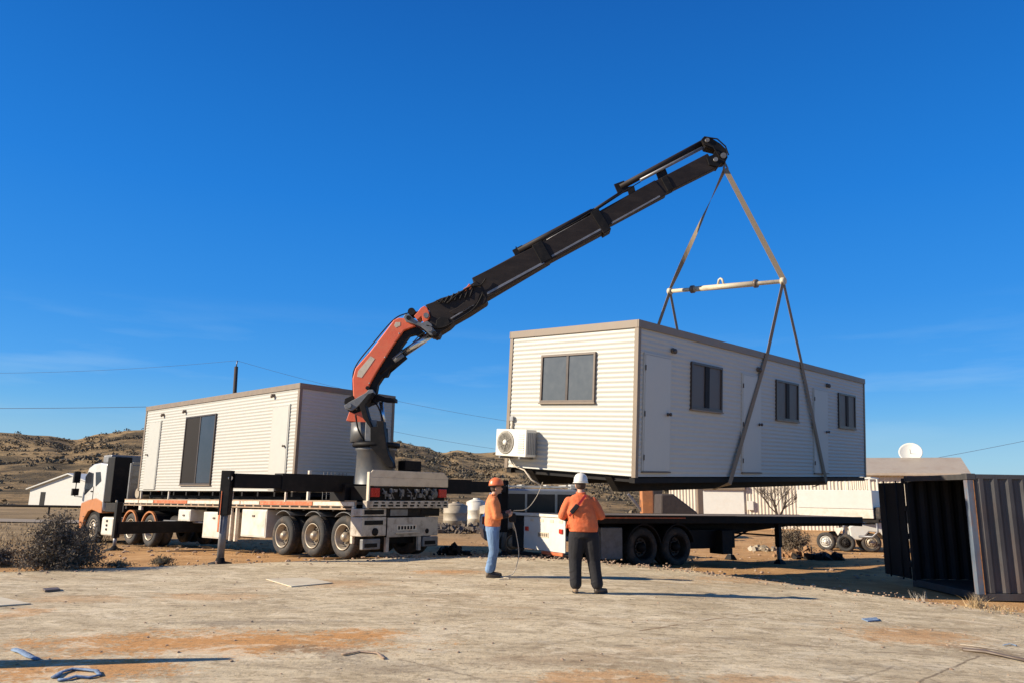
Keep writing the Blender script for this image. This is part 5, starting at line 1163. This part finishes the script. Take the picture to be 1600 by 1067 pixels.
# ute behind container door
q0 = ony(1350, 820, 29.5); UT = empty('utility_truck', (q0.x + 1.7, 29.9, ground_z(14, 29.9)), (0, 0, -.3)); tag(UT, 'white utility vehicle mostly hidden behind the open container door', 'car')
ub = MB().prism([(-1.9, .45), (-1.95, .95), (-1.75, 1.06), (-.9, 1.12), (-.4, 1.7), (.9, 1.75), (1.1, 1.1), (2.6, 1.1), (2.6, .5), (2.2, .45), (1.9, .75), (1.5, .75), (1.25, .45), (-.6, .45), (-.8, .75), (-1.2, .78), (-1.5, .45)], 0, 1.7, ((0, 0, 0), (1, 0, 0), (0, 0, 1), (0, 1, 0))).build('body', WHITE, UT, bevel=.05)
MB().prism([(-.8, 1.15), (-.35, 1.64), (.8, 1.66), (.95, 1.15)], -.012, .02, ((0, 0, 0), (1, 0, 0), (0, 0, 1), (0, 1, 0))).build('side_window', GLASS, ub)
m = MB(); m.tube([(-2.02, .1, .35), (-2.15, .1, .6), (-2.1, .1, 1.05)], .04, 8); m.tube([(-2.02, 1.5, .35), (-2.15, 1.5, .6), (-2.1, 1.5, 1.05)], .04, 8); m.tube([(-2.12, .1, .95), (-2.12, 1.5, .95)], .04, 8); m.box(-2.1, -1.98, .05, 1.65, .35, .62); m.build('bull_bar', PIPE, UT)
for x in (-1.15, 1.7): wheel(UT, x, .02, .36, .36, .22, side=-1, dual=False, axis=(0, 1, 0)); wheel(UT, x, 1.68, .36, .36, .22, side=1, dual=False, axis=(0, 1, 0))

# bare tree in front of the shed
q = ony(1216, 800, 42); g1 = ground_z(q.x, 42); BTr = empty('bare_tree', (q.x, 42, g1)); tag(BTr, 'small leafless tree in front of the cream shed wall', 'tree')
rg = random.Random(11); tk = MB(); cr_ = MB()
tk.tube([(0, 0, 0), (.02, 0, .5), (0, 0, 1.0)], [.10, .085, .07], 8); tk.build('trunk', TWIG, BTr)
def grow(p, d, L_, r, lv):
    q = p + d * L_; mid = p.lerp(q, .5) + V((rg.gauss(0, .05), rg.gauss(0, .05), 0)) * L_
    cr_.tube([p, mid, q], [r, r * .8, r * .6], 5, cap=False)
    if lv == 0: return
    for k in range(3 if lv > 1 else 4):
        nd = (d + V((rg.gauss(0, .45), rg.gauss(0, .45), rg.uniform(-.05, .35)))).normalized(); grow(p.lerp(q, rg.uniform(.55, 1)), nd, L_ * rg.uniform(.6, .85), r * .55, lv - 1)
for k in range(5):
    t = k * 1.256 + .3; grow(V((0, 0, .9)), V((math.cos(t) * .7, math.sin(t) * .5, 1)).normalized(), .85, .05, 4)
cr_.build('crown', TWIG, BTr)

# rubble heaps
def heap(name, px, py, Y, r, h, n, label, mat=RUBBLE, seed=1, s=(.06, .25)):
    q = ony(px, py, Y); rg = random.Random(seed); m = MB()
    for _ in range(n):
        a = rg.random() * 6.3; k = math.sqrt(rg.random()); sz_ = rg.uniform(*s); p = V((math.cos(a) * k * r, math.sin(a) * k * r * .5, (1 - k) * h * rg.random() + sz_ * .4))
        e = Matrix.Rotation(rg.random() * 3, 3, V((rg.random(), rg.random(), rg.random() + .1)).normalized())
        ax, ay, az = rg.uniform(.4, 1), rg.uniform(.4, 1), rg.uniform(.3, .8)
        m.quadbox([p + e @ V((i * ax, j * ay, l * az)) * sz_ for l in (-1, 1) for i, j in ((-1, -1), (1, -1), (1, 1), (-1, 1))])
    o = m.build(name, mat); o.location = (q.x, Y, ground_z(q.x, Y)); return tag(o, label, 'rubble', kind='stuff' if seed == 5 else None)
heap('rubble_heap', 1262, 850, 27.0, 1.2, .35, 80, 'orange brown rubble heap behind the right landing leg', pm('rubble_orange', (.26, .145, .07), .95, var=.4, scale=6, bump=.4), 3, (.04, .15))
heap('rubble_heap', 1275, 852, 25.8, .8, .15, 30, 'dark scrap pile on the dirt in front of the white box trailer', CHASSIS, 4, (.05, .18))
heap('rubble_heap', 730, 800, 40, 4.0, .5, 260, 'long low line of rubble seen between the two trailers', RUBBLE, 5, (.05, .2))
heap('rubble_heap', 640, 800, 44, 3, .8, 60, 'dark rubble pile directly behind the crane trailer', RUBBLE, 6, (.06, .22))
shrub('saltbush', (*ony(1240, 830, 29)[:2], ground_z(11, 29)), .75, 1.3, 5000, .03, 'dark twiggy bush behind the landing legs, before the box trailer', seed=12, ns=60)
heap('rubble_heap', 1190, 848, 30, .55, .15, 60, 'pale broken concrete between the two landing legs', TANKG, 8, (.04, .12))
# crushed items by the crane trailer
q = onz(705, 850, -.35); heap('rubble_heap', 706, 850, 22.6, .55, .3, 40, 'small black heap on the dirt right of the trailer tail', CHASSIS, 9, (.04, .12))
# tanks between the trailers
for px, Y, r, h, mt, lb in ((712, 44, .7, 1.35, TANKG, 'tan cylindrical tank between the trailers, left of the paler tank'), (744, 46, .6, 1.55, WBOX, 'pale cylindrical tank between the trailers'), (768, 45, .7, 1.3, TANKG, 'tan tank hidden half behind the worker in jeans')):
    q = ony(px, 790, Y); t = empty('water_tank', (q.x, Y, ground_z(q.x, Y))); tag(t, lb, 'tank', 'tanks beyond the yard')
    MB().lathe([(r, 0), (r, h * .3), (r * 1.03, h * .32), (r, h * .34), (r, h * .62), (r * 1.03, h * .64), (r, h * .66), (r, h * .95)], (0, 0, 0), (0, 0, 1), 24).build('tank_body', mt, t)
    MB().lathe([(r, h * .952), (r * .6, h * 1.02), (.2, h * 1.05), (.2, h * 1.1), (0, h * 1.1)], (0, 0, 0), (0, 0, 1), 24).build('lid', mt, t)
# white shed far left
FS = empty('farm_shed', (-48.2, 76, ground_z(-48, 76) - .1), (0, 0, -.5)); tag(FS, 'small white gabled shed with dark doorway on the far left plain', 'shed')
x1 = 12.8; e_, a2_ = 1.75, 3.2
MB().prism([(0, 0), (x1, 0), (x1, e_), (x1 / 2, a2_), (0, e_)], 0, 9, ((0, 0, 0), (1, 0, 0), (0, 0, 1), (0, 1, 0))).build('wall', WHITE, FS)
MB().prism([(-.3, e_ - .05), (x1 / 2, a2_ + .02), (x1 + .3, e_ - .05), (x1 + .3, e_ + .05), (x1 / 2, a2_ + .14), (-.3, e_ + .05)], -.3, 9.6, ((0, 0, 0), (1, 0, 0), (0, 0, 1), (0, 1, 0))).build('roof', WHITE, FS)
bx('doorway', BLKSTEEL, FS, 1.9, 2.7, -.03, -.001, 0, 1.5, 0); bx('door_step', TANKG, FS, 1.6, 3.0, -.5, -.04, 0, .08, 0)
# pipe rail fence
FN = empty('rail_fence', (-60, 53, ground_z(-40, 53))); tag(FN, 'low dark pipe rail fence crossing the plain on the far left', 'fence')
m = MB(); m.tube([(0, 0, .62), (36, -.5, .62)], .085, 6); m.build('rail', BLKSTEEL, FN)
for i in range(10): MB().tube([(i * 4 + .1, -.05 * i, 0), (i * 4 + .1, -.05 * i, .6)], .06, 6).build('post', BLKSTEEL, FN)
# power pole and lines
pt = ony(370, 563, 60); pb = ony(365, 700, 60); PL = empty('power_pole', (pb.x, 60, -.6)); tag(PL, 'dark timber power pole rising behind the loaded building', 'power pole')
tp = pt - V(PL.location); MB().tube([(0, 0, 0), (tp.x, 0, tp.z - .5)], [.2, .15], 10).build('pole', POLEM, PL); MB().tube([(tp.x, 0, tp.z - .5), (tp.x + .05, 0, tp.z)], .05, 8).build('insulator', PIPE, PL)
def wire(p, q, sag, label, r=.012, Y=60):
    a = ony(*p, Y); b = ony(*q, Y); pts = [a.lerp(b, t / 24) - V((0, 0, sag * 4 * (t / 24) * (1 - t / 24))) - a for t in range(25)]
    o = MB().tube(pts, r, 5).build('power_line', WIREM); o.location = a; tag(o, label, 'power line', 'overhead power lines')
wire((370, 563), (900, 672), .6, 'overhead line falling from the power pole to the right behind the cabins')
wire((-200, 580), (370, 563), .5, 'overhead line reaching left from the top of the power pole')
wire((-300, 634), (560, 624), .4, 'long level overhead line at the left, behind the loaded building', .022)
wire((560, 662), (860, 712), .2, 'lower overhead line between the crane column and the air conditioner')
wire((1440, 719), (1760, 654), .1, 'overhead line rising to the right over the container', .018)

# ------------------------------------------------------------------ debris on the slab
def slabthing(name, poly_px, th, mat, label, cat, z=.003):
    P = [ons(*p) for p in poly_px]; c = sum(P, V((0, 0, 0))) / len(P)
    o = MB().prism([(p.x - c.x, p.y - c.y) for p in P], 0, th, ((0, 0, 0), (1, 0, 0), (0, 1, 0), (0, 0, 1))).build(name, mat, bevel=.004); o.location = (c.x, c.y, c.z + z); return tag(o, label, cat)
PALE = pm('pale_sheet', (.60, .52, .38), .8, var=.12, dirt=(.35, .25, .16), dirt_amt=.3)
slabthing('paving_sheet', [(415, 905), (480, 903), (520, 911), (455, 917)], .014, PALE, 'pale flat sheet of board lying mid slab in front of the outrigger', 'board')
slabthing('paving_sheet', [(-30, 935), (0, 934), (48, 944), (-10, 948)], .016, PALE, 'pale flat board on the slab at the left frame edge', 'board')
slabthing('timber_offcut', [(66, 922), (90, 920), (94, 923), (70, 925)], .03, FRAMET, 'short dark timber offcut on the slab near the saltbush', 'offcut')
slabthing('timber_offcut', [(1346, 967), (1370, 966), (1374, 970), (1356, 971)], .015, BLUE, 'small dark scrap on the open slab left of the container', 'scrap')
def rag(name, pts, mat, label, seed, w=.05, th=.02):
    rg = random.Random(seed); P = [ons(*p) for p in pts]; c = P[0]; m = MB()
    m.tube([p - c + V((0, 0, th * 1.2 + rg.uniform(0, .015))) for p in P], [w * rg.uniform(.7, 1.2) for _ in P], 8)
    o = m.build(name, mat, smooth=True); o.location = c; o.scale = (1, 1, .45); return tag(o, label, 'rag')
rag('blue_strap', [(22, 1017), (32, 1020), (44, 1026), (58, 1031)], BLUE, 'short strip of blue cloth on the stained slab at left', 2, .03)
rag('blue_rag', [(84, 1060), (96, 1052), (112, 1047), (130, 1048), (150, 1050), (156, 1056), (138, 1060), (118, 1059), (104, 1063), (90, 1064)], BLUE, 'crumpled blue rag loop at the bottom left of the slab', 3, .022)
rag('blue_scrap', [(1568, 1009), (1578, 1007), (1588, 1010)], BLUE, 'tiny blue scrap near the right frame edge', 4, .015)
rag('dark_stick', [(1504, 1016), (1540, 1020), (1570, 1027), (1610, 1036)], FRAMET, 'weathered branch lying at the right frame edge', 5, .04)
rag('pale_stick', [(1500, 1008), (1530, 1012), (1560, 1017)], PVC, 'thin pale stick beside the weathered branch', 6, .008)
rag('bark_litter', [(535, 1024), (560, 1019), (590, 1022), (600, 1030)], STONE, 'curled strip of grey bark on the dark stain', 7, .02)
# an unseen tapered post added outside the frame throws the long shadow at the lower left
sp_ = onz(350, 1034); o = MB().tube([(0, 0, 0), (.05, 0, 1.0), (.1, .03, 1.85)], [.22, .17, .05], 10).build('shadow_post', POLEM); o.location = (sp_.x - 3.85, sp_.y - .56, 0); tag(o, 'unseen tapered post added outside the frame to cast the lower left shadow', 'post')

# ------------------------------------------------------------------ people
def limb(m, pts, rs, n=14):
    # rounded ends
    pts = [V(p) for p in pts]; m.tube(pts, rs, n)
    for p, r in ((pts[0], rs[0]), (pts[-1], rs[-1])): m.ellip(p, (r, r, r), 12, 8)
def hand(m, w, d, pn, curl=.9, thumb=1):
    """palm at wrist w pointing along d; pn = palm normal (direction the fingers curl towards)"""
    d = V(d).normalized(); pn = V(pn); pn = (pn - d * pn.dot(d)).normalized(); sd = d.cross(pn).normalized() * thumb
    m.bar(w, w + d * .085, .075, .028, tuple(pn)); m.ellip(w + d * .05, (.035, .035, .03), 10, 8)
    for k, (o_, l) in enumerate(((.030, .072), (.010, .080), (-.010, .075), (-.029, .060))):
        p = w + d * .082 + sd * o_; a = d; pts = [p - d * .02, p]; ang = 0
        for j, f in enumerate((.45, .32, .25)):
            ang += curl * (.6 if j else .45); a = d * math.cos(ang) + pn * math.sin(ang); p = p + a * l * f; pts.append(p.copy())
        m.tube(pts, [.0095, .0095, .009, .0085, .0075], 7)
    p = w + d * .025 + sd * .032; pts = [p]
    for f, t_ in ((.03, .5), (.028, .9), (.024, 1.2)):
        a = (d * .75 + sd * (.75 - t_ * .3) + pn * t_ * .6).normalized(); p = p + a * f; pts.append(p.copy())
    m.tube(pts, [.012, .0115, .010, .0085], 7)
def person(loc, rotz, label, hel_mat, shirt_mat, trouser_mat, boot_mats, J, head_turn=0.0, head_tilt=0.0, long_sleeve=.62, scale=1.0, belly=1.0, trouser_r=(.115, .085, .075)):
    root = empty('person', loc, (0, 0, rotz)); root.scale = (scale,) * 3; tag(root, label, 'person')
    # local frame: facing +Y, right hand +X
    hc = V(J['head']); nb = V(J['neck'])
    m = MB()
    m.ellip(hc, (.075, .095, .115), 20, 14); m.ellip(hc + V((0, .028, -.062)), (.052, .062, .055), 14, 10)
    m.ellip(hc + V((0, .098, -.022)), (.014, .022, .024), 10, 8)          # nose
    m.ellip(hc + V((0, .086, -.068)), (.028, .012, .010), 10, 6)           # lips
    for s in (-1, 1):
        m.ellip(hc + V((s * .078, -.005, -.02)), (.010, .022, .034), 10, 8); m.ellip(hc + V((s * .033, .082, .018)), (.026, .014, .009), 8, 6)
    limb(m, [nb + V((0, -.01, -.04)), hc + V((0, -.015, -.08))], [.062, .055])
    m.loft([(0, 0, J['hip'] - .02, .12, .09), (0, 0, J['hip'] + .15, .12, .085), (0, 0, J['chest'], .15, .10), (0, 0, J['shz'], .12, .07), (nb.x, nb.y, nb.z, .05, .05)])
    for s, k in ((-1, 'l'), (1, 'r')):
        sh, el, wr = V(J[k + 'sh']), V(J[k + 'el']), V(J[k + 'wr'])
        limb(m, [sh, sh.lerp(el, .5), el, el.lerp(wr, .35), wr], [.045, .045, .038, .038, .026])
        hand(m, wr, V(J[k + 'hd']), J[k + 'pn'], J.get('curl', 1.0), thumb=J.get(k + 'th', 1))
        hp, kn, an = V(J[k + 'hp']), V(J[k + 'kn']), V(J[k + 'an']); limb(m, [hp, kn, an], [.075, .055, .04])
    body = m.build('body', SKIN, root, remesh=.0075, sm=3)
    for s in (-1, 1): MB().ellip(hc + V((s * .033, .088, .008)), (.011, .007, .007), 10, 8).build('eye', HAIR, root)
    # hair below helmet
    m = MB(); m.ellip(hc + V((0, -.022, .0)), (.08, .088, .10), 16, 12)
    hr = m.build('hair', HAIR, root, smooth=True)
    # helmet
    m = MB(); R_ = .122
    prof = [(R_ * 1.02, .0), (R_ * 1.0, .03), (R_ * .93, .08), (R_ * .75, .12), (R_ * .42, .148), (0, .156)]
    m.lathe(prof, (0, 0, 0), (0, 0, 1), 28)
    for v in m.bm.verts: v.co.y *= 1.14; v.co.x *= .93
    he = m.build('hard_hat', hel_mat, root); he.location = hc + V((0, -.004, .028)); he.rotation_euler = (head_tilt, 0, head_turn)
    m = MB(); n = 28; top, bot = [], []
    for k in range(n):
        t = 2 * PI * k / n; e = .012 + (.062 if math.sin(t) > 0 else 0) * max(0, math.sin(t)) ** 1.5
        rx, ry = R_ * .93 + .008 + e * .3, R_ * 1.14 + e; top.append((rx * math.cos(t), ry * math.sin(t)))
    m.prism(top, -.006, .012, ((0, 0, 0), (1, 0, 0), (0, 1, 0), (0, 0, 1))); m.build('brim', hel_mat if J.get('brim') is None else J['brim'], he, bevel=.003)
    m = MB(); m.bar((0, -R_ * 1.0, .06), (0, -R_ * .3, .155), .03, .014, (0, 0, 1)); m.bar((0, -R_ * .3, .155), (0, R_ * .6, .138), .03, .014, (0, 0, 1)); m.build('ridge', hel_mat, he, bevel=.004)
    # shirt
    m = MB(); hz_ = J['hip']; B = belly
    m.loft([(J['hx'], 0, hz_ - .07, .185 * B, .135 * B), (J['hx'], 0, hz_ + .0, .195 * B, .145 * B), (J['hx'] * .6, .005, hz_ + .13, .195 * B, .145 * B), (0, .0, J['chest'] - .08, .20 * B, .145 * B), (0, -.005, J['chest'] + .05, .205, .14), (0, -.01, J['shz'] - .04, .20, .118), (nb.x * .6, -.01, J['shz'] + .02, .145, .09), (nb.x, nb.y - .005, nb.z + .0, .07, .07)], 28)
    for k in 'lr':
        sh, el, wr = V(J[k + 'sh']), V(J[k + 'el']), V(J[k + 'wr']); cu_ = el.lerp(wr, long_sleeve)
        limb(m, [sh + V((0, 0, -.025)), sh.lerp(el, .5), el], [.079, .076, .066]); m.tube([el, el.lerp(cu_, .5), cu_], [.064, .062, .052], 14)
    rg = random.Random(int(loc[0] * 100))
    for i in range(9):   # folds
        z = rg.uniform(hz_ - .03, J['chest']); t0 = rg.uniform(0, 6.28); pts = []
        for j in range(5):
            t = t0 + j * .28; pts.append((.192 * B * math.cos(t), .140 * B * math.sin(t), z + j * rg.uniform(-.025, .035)))
        m.tube(pts, [.004, .014, .018, .014, .004], 6)
    m.build('shirt', shirt_mat, root, remesh=.011, sm=3)
    m = MB(); m.tube([nb + V((.066 * math.cos(t), .062 * math.sin(t) - .006, .012 + .012 * math.sin(t))) for t in [2 * PI * k / 16 for k in range(17)]], .016, 8); m.build('collar', shirt_mat, root, smooth=True)
    # trousers
    m = MB(); a, b, c = trouser_r
    m.loft([(J['hx'], 0, hz_ - .16, .165 * B, .125 * B), (J['hx'], 0, hz_ - .05, .175 * B, .13 * B), (J['hx'], 0, hz_ + .03, .17 * B, .125 * B)], 24)
    for k in 'lr':
        hp, kn, an = V(J[k + 'hp']), V(J[k + 'kn']), V(J[k + 'an'])
        limb(m, [hp, hp.lerp(kn, .45), kn, kn.lerp(an, .45), an + V((0, 0, .035))], [a, a * .93, b, c * 1.02, c])
        for i in range(5):
            q = kn.lerp(an, rg.uniform(.0, .95)); rr = c * 1.0; t0 = rg.uniform(0, 6.28)
            m.tube([q + V((rr * math.cos(t0 + j * .5), rr * math.sin(t0 + j * .5), j * .015)) for j in range(4)], [.004, .012, .012, .004], 6)
    m.build('trousers', trouser_mat, root, remesh=.011, sm=3)
    # boots
    for k, mt in zip('lr', boot_mats):
        an = V(J[k + 'an']); t = J.get(k + 'toe', 0.0); dr = V((math.sin(t), math.cos(t), 0))
        m = MB(); limb(m, [an + V((0, 0, .05)), an + V((0, 0, -.02))], [.052, .05]); h = an.copy(); h.z = .05
        m.ellip(h - dr * .015, (.042, .05, .045), 14, 10); limb(m, [h + dr * .02 + V((0, 0, -.003)), h + dr * .12 + V((0, 0, -.012)), h + dr * .165 + V((0, 0, -.012))], [.045, .042, .036])
        bt = m.build('boot', mt, root, remesh=.008, sm=2)
        m = MB(); pr = dr.cross(V((0, 0, 1))); out = []
        for q in range(20):
            th = 2 * PI * q / 20; out.append(((h + dr * (.075 + .135 * math.cos(th)) + pr * (.046 * math.sin(th))).x, (h + dr * (.075 + .135 * math.cos(th)) + pr * (.046 * math.sin(th))).y))
        m.prism(out, .001, .024, ((0, 0, 0), (1, 0, 0), (0, 1, 0), (0, 0, 1))); m.build('sole', SOLE, bt, bevel=.004)
    return root
# worker seen from behind, white hard hat
J2 = dict(head=(-.0, .05, 1.665), neck=(0, .0, 1.52), hip=1.0, hx=.04, chest=1.30, shz=1.47,
          lsh=(-.19, 0, 1.42), lel=(-.30, -.02, 1.17), lwr=(-.17, .2, 1.10), lhd=(.5, .7, .1), lpn=(.3, .2, -1), lth=-1,
          rsh=(.19, 0, 1.42), rel=(.32, -.02, 1.18), rwr=(.20, .2, 1.12), rhd=(-.5, .7, .1), rpn=(-.3, .2, -1), rth=1,
          lhp=(-.06, 0, .86), lkn=(-.09, .03, .50), lan=(-.085, -.03, .11), rhp=(.15, 0, .86), rkn=(.20, .03, .50), ran=(.25, -.02, .11), rtoe=.95, ltoe=-.05)
P2p = ons(908, 926)
per2 = person((P2p.x, P2p.y, P2p.z), math.radians(-2), 'worker in white hard hat, orange shirt and black trousers seen from behind', HELW, HIVIS, BLACKC, (BOOTLIT, LEATHER), J2, long_sleeve=.25, belly=1.2, trouser_r=(.138, .106, .094), scale=1.0)
# strap and pouch across the back
m = MB(); m.bar((.07, -.118, 1.50), (-.04, -.165, 1.36), .035, .008, (0, -1, 0)); m.bar((-.04, -.165, 1.36), (-.19, -.155, 1.17), .035, .008, (0, -1, 0)); m.build('shoulder_strap', RED, per2)
MB().bar((-.06, -.175, 1.345), (-.165, -.175, 1.22), .07, .045, (0, -1, 0)).build('radio_pouch', BLACKC, per2, bevel=.012)
for s in (-1, 1): MB().tube([V(J2['lel' if s < 0 else 'rel']).lerp(V(J2['lwr' if s < 0 else 'rwr']), .2), V(J2['lel' if s < 0 else 'rel']).lerp(V(J2['lwr' if s < 0 else 'rwr']), .78)], [.058, .046], 12).build('undersleeve', BLACKC, per2)
# worker in profile facing right, orange hard hat
J1 = dict(head=(.0, .055, 1.60), neck=(0, .0, 1.455), hip=.97, hx=0, chest=1.25, shz=1.40, brim=BLACKC,
          lsh=(-.185, 0, 1.355), lel=(-.21, .03, 1.08), lwr=(-.13, .25, 1.14), lhd=(.3, .9, .25), lpn=(.6, 0, .3), lth=1,
          rsh=(.185, 0, 1.355), rel=(.21, .06, 1.08), rwr=(.14, .27, 1.10), rhd=(-.2, .9, .35), rpn=(-.6, 0, .3), rth=-1, curl=1.5,
          lhp=(-.09, 0, .83), lkn=(-.10, .04, .47), lan=(-.10, .0, .11), rhp=(.09, 0, .83), rkn=(.10, .03, .47), ran=(.10, -.05, .11), rtoe=.1, ltoe=.3)
P1p = onz(768, 901)
per1 = person((P1p.x, P1p.y, 0), math.radians(-86), 'worker in orange hard hat and blue jeans standing side on, facing the suspended building', HELO, HIVISP, DENIM, (LEATHER, LEATHER), J1, long_sleeve=.5, belly=1.04, trouser_r=(.118, .09, .078))
for v in ('l', 'r'): MB().tube([V(J1[v + 'el']).lerp(V(J1[v + 'wr']), .4), V(J1[v + 'wr'])], [.054, .042], 12).build('undersleeve', BLACKC, per1)
rc = MB().box(-.12, .13, .30, .42, .98, 1.14).build('remote_control', BLKSTEEL, bevel=.02); 
rcm = per1.matrix_basis if False else Matrix.Translation(per1.location) @ Matrix.Rotation(per1.rotation_euler.z, 4, 'Z')
rc.matrix_world = rcm; tag(rc, 'black crane remote control box held at the waist by the worker in jeans', 'remote control')
MB().box(-.11, .11, .31, .41, 1.1405, 1.145).build('panel', CRGREY, rc)
m = MB()
for x in (-.07, -.02, .03, .08): m.tube([(x, .36, 1.145), (x, .365, 1.19)], .008, 6)
m.build('levers', BLKSTEEL, rc)
# tag line from the cabin to the ground by the worker
hw = rcm @ V((-.13, .36, 1.15)); pA = L2W(.25, 2.45, -.25)
pts = [pA, pA.lerp(hw, .3) + V((.05, 0, -.12)), pA.lerp(hw, .65) + V((.06, 0, -.15)), hw, rcm @ V((-.12, .44, .8)), rcm @ V((-.1, .5, .4)), rcm @ V((-.05, .42, .1)), rcm @ V((0, .3, .02)), rcm @ V((.05, .15, .012)), rcm @ V((.3, .3, .012)), rcm @ V((.5, .1, .012))]
sm_ = []
for i in range(len(pts) - 1):
    p0, p1, p2, p3 = pts[max(i - 1, 0)], pts[i], pts[i + 1], pts[min(i + 2, len(pts) - 1)]
    for k in range(8):
        t = k / 8; sm_.append(.5 * ((2 * p1) + (-p0 + p2) * t + (2 * p0 - 5 * p1 + 4 * p2 - p3) * t * t + (-p0 + 3 * p1 - 3 * p2 + p3) * t ** 3))
sm_.append(pts[-1]); o = MB().tube([p - pA for p in sm_], .007, 6).build('tag_line', PVC); o.location = pA; tag(o, 'pale tag line hanging from the suspended building past the worker in jeans', 'rope')

# ------------------------------------------------------------------ light
SUN_EL = math.radians(26); sdir = V((-.985, -.175, 0)).normalized()
sv = V((sdir.x * math.cos(SUN_EL), sdir.y * math.cos(SUN_EL), math.sin(SUN_EL)))
sl = bpy.data.lights.new('sun', 'SUN'); sl.energy = 4.6; sl.angle = math.radians(.53); sl.color = (1, .88, .70)
so = bpy.data.objects.new('sun', sl); COL.objects.link(so); so.rotation_euler = sv.to_track_quat('Z', 'Y').to_euler(); so.location = (-20, 0, 30)
w = bpy.data.worlds.new('World'); S.world = w; w.use_nodes = True; nt = w.node_tree; N = nt.nodes; L = nt.links
bg = N['Background']; sky = N.new('ShaderNodeTexSky'); sky.sky_type = 'NISHITA'; sky.sun_disc = False; sky.sun_elevation = SUN_EL; sky.sun_rotation = math.atan2(sv.x, sv.y)
sky.altitude = 300; sky.air_density = 1.0; sky.dust_density = .25; sky.ozone_density = 4.0
hs = N.new('ShaderNodeHueSaturation'); hs.inputs['Saturation'].default_value = 1.36; hs.inputs['Hue'].default_value = .512; L.new(sky.outputs[0], hs.inputs['Color'])
tcs = N.new('ShaderNodeTexCoord'); szs = N.new('ShaderNodeSeparateXYZ'); L.new(tcs.outputs['Generated'], szs.inputs[0])
el = N.new('ShaderNodeValToRGB'); cre = el.color_ramp; lin = lambda c: tuple((((v / 255 + .055) / 1.055) ** 2.4) for v in c) + (1,)
stops = [(0, (146, 192, 222)), (.03, (140, 190, 223)), (.068, (128, 185, 224)), (.10, (98, 174, 231)), (.144, (72, 160, 236)), (.24, (52, 144, 230)), (.368, (38, 129, 221)), (.593, (29, 101, 187)), (.66, (40, 98, 170)), (.8, (74, 98, 142)), (1, (84, 98, 130))]
while len(cre.elements) < len(stops): cre.elements.new(.5)
for e_, (p_, c_) in zip(cre.elements, stops): e_.position = p_; e_.color = lin(c_)
L.new(szs.outputs['Z'], el.inputs[0])
kx = N.new('ShaderNodeVectorMath'); kx.operation = 'SCALE'; kx.inputs['Scale'].default_value = 1 / (.092 * 2 ** .78); L.new(el.outputs[0], kx.inputs[0])
skm = N.new('ShaderNodeMix'); skm.data_type = 'RGBA'; skm.inputs['Factor'].default_value = .8; L.new(hs.outputs[0], skm.inputs['A']); L.new(kx.outputs[0], skm.inputs['B'])
tc = N.new('ShaderNodeTexCoord'); mp = N.new('ShaderNodeMapping'); mp.inputs['Scale'].default_value = (2.2, 2.2, 16); mp.inputs['Rotation'].default_value = (0, .10, 0); L.new(tc.outputs['Generated'], mp.inputs[0])
nz = N.new('ShaderNodeTexNoise'); nz.inputs['Scale'].default_value = 1.6; nz.inputs['Detail'].default_value = 7; nz.inputs['Roughness'].default_value = .55; L.new(mp.outputs[0], nz.inputs['Vector'])
rp = N.new('ShaderNodeValToRGB'); rp.color_ramp.elements[0].position = .52; rp.color_ramp.elements[1].position = .8; L.new(nz.outputs['Fac'], rp.inputs[0])
sx = N.new('ShaderNodeSeparateXYZ'); L.new(tc.outputs['Generated'], sx.inputs[0])
r2 = N.new('ShaderNodeValToRGB'); cr2 = r2.color_ramp; cr2.elements[0].position = .03; cr2.elements[0].color = (0, 0, 0, 1); cr2.elements[1].position = .24; cr2.elements[1].color = (0, 0, 0, 1); e = cr2.elements.new(.12); e.color = (.35, .35, .35, 1)
L.new(sx.outputs['Z'], r2.inputs[0]); mu = N.new('ShaderNodeMath'); mu.operation = 'MULTIPLY'; L.new(rp.outputs[0], mu.inputs[0]); L.new(r2.outputs[0], mu.inputs[1])
mx = N.new('ShaderNodeMix'); mx.data_type = 'RGBA'; L.new(mu.outputs[0], mx.inputs['Factor']); L.new(skm.outputs['Result'], mx.inputs['A']); mx.inputs['B'].default_value = (3.2, 4.6, 5.6, 1)
L.new(mx.outputs['Result'], bg.inputs['Color']); bg.inputs['Strength'].default_value = .092
S.view_settings.view_transform = 'Standard'; S.view_settings.look = 'None'; S.view_settings.exposure = 0.78; S.view_settings.gamma = 1.0; S.view_settings.use_curve_mapping = False
S.render.resolution_x = 1024; S.render.resolution_y = 682
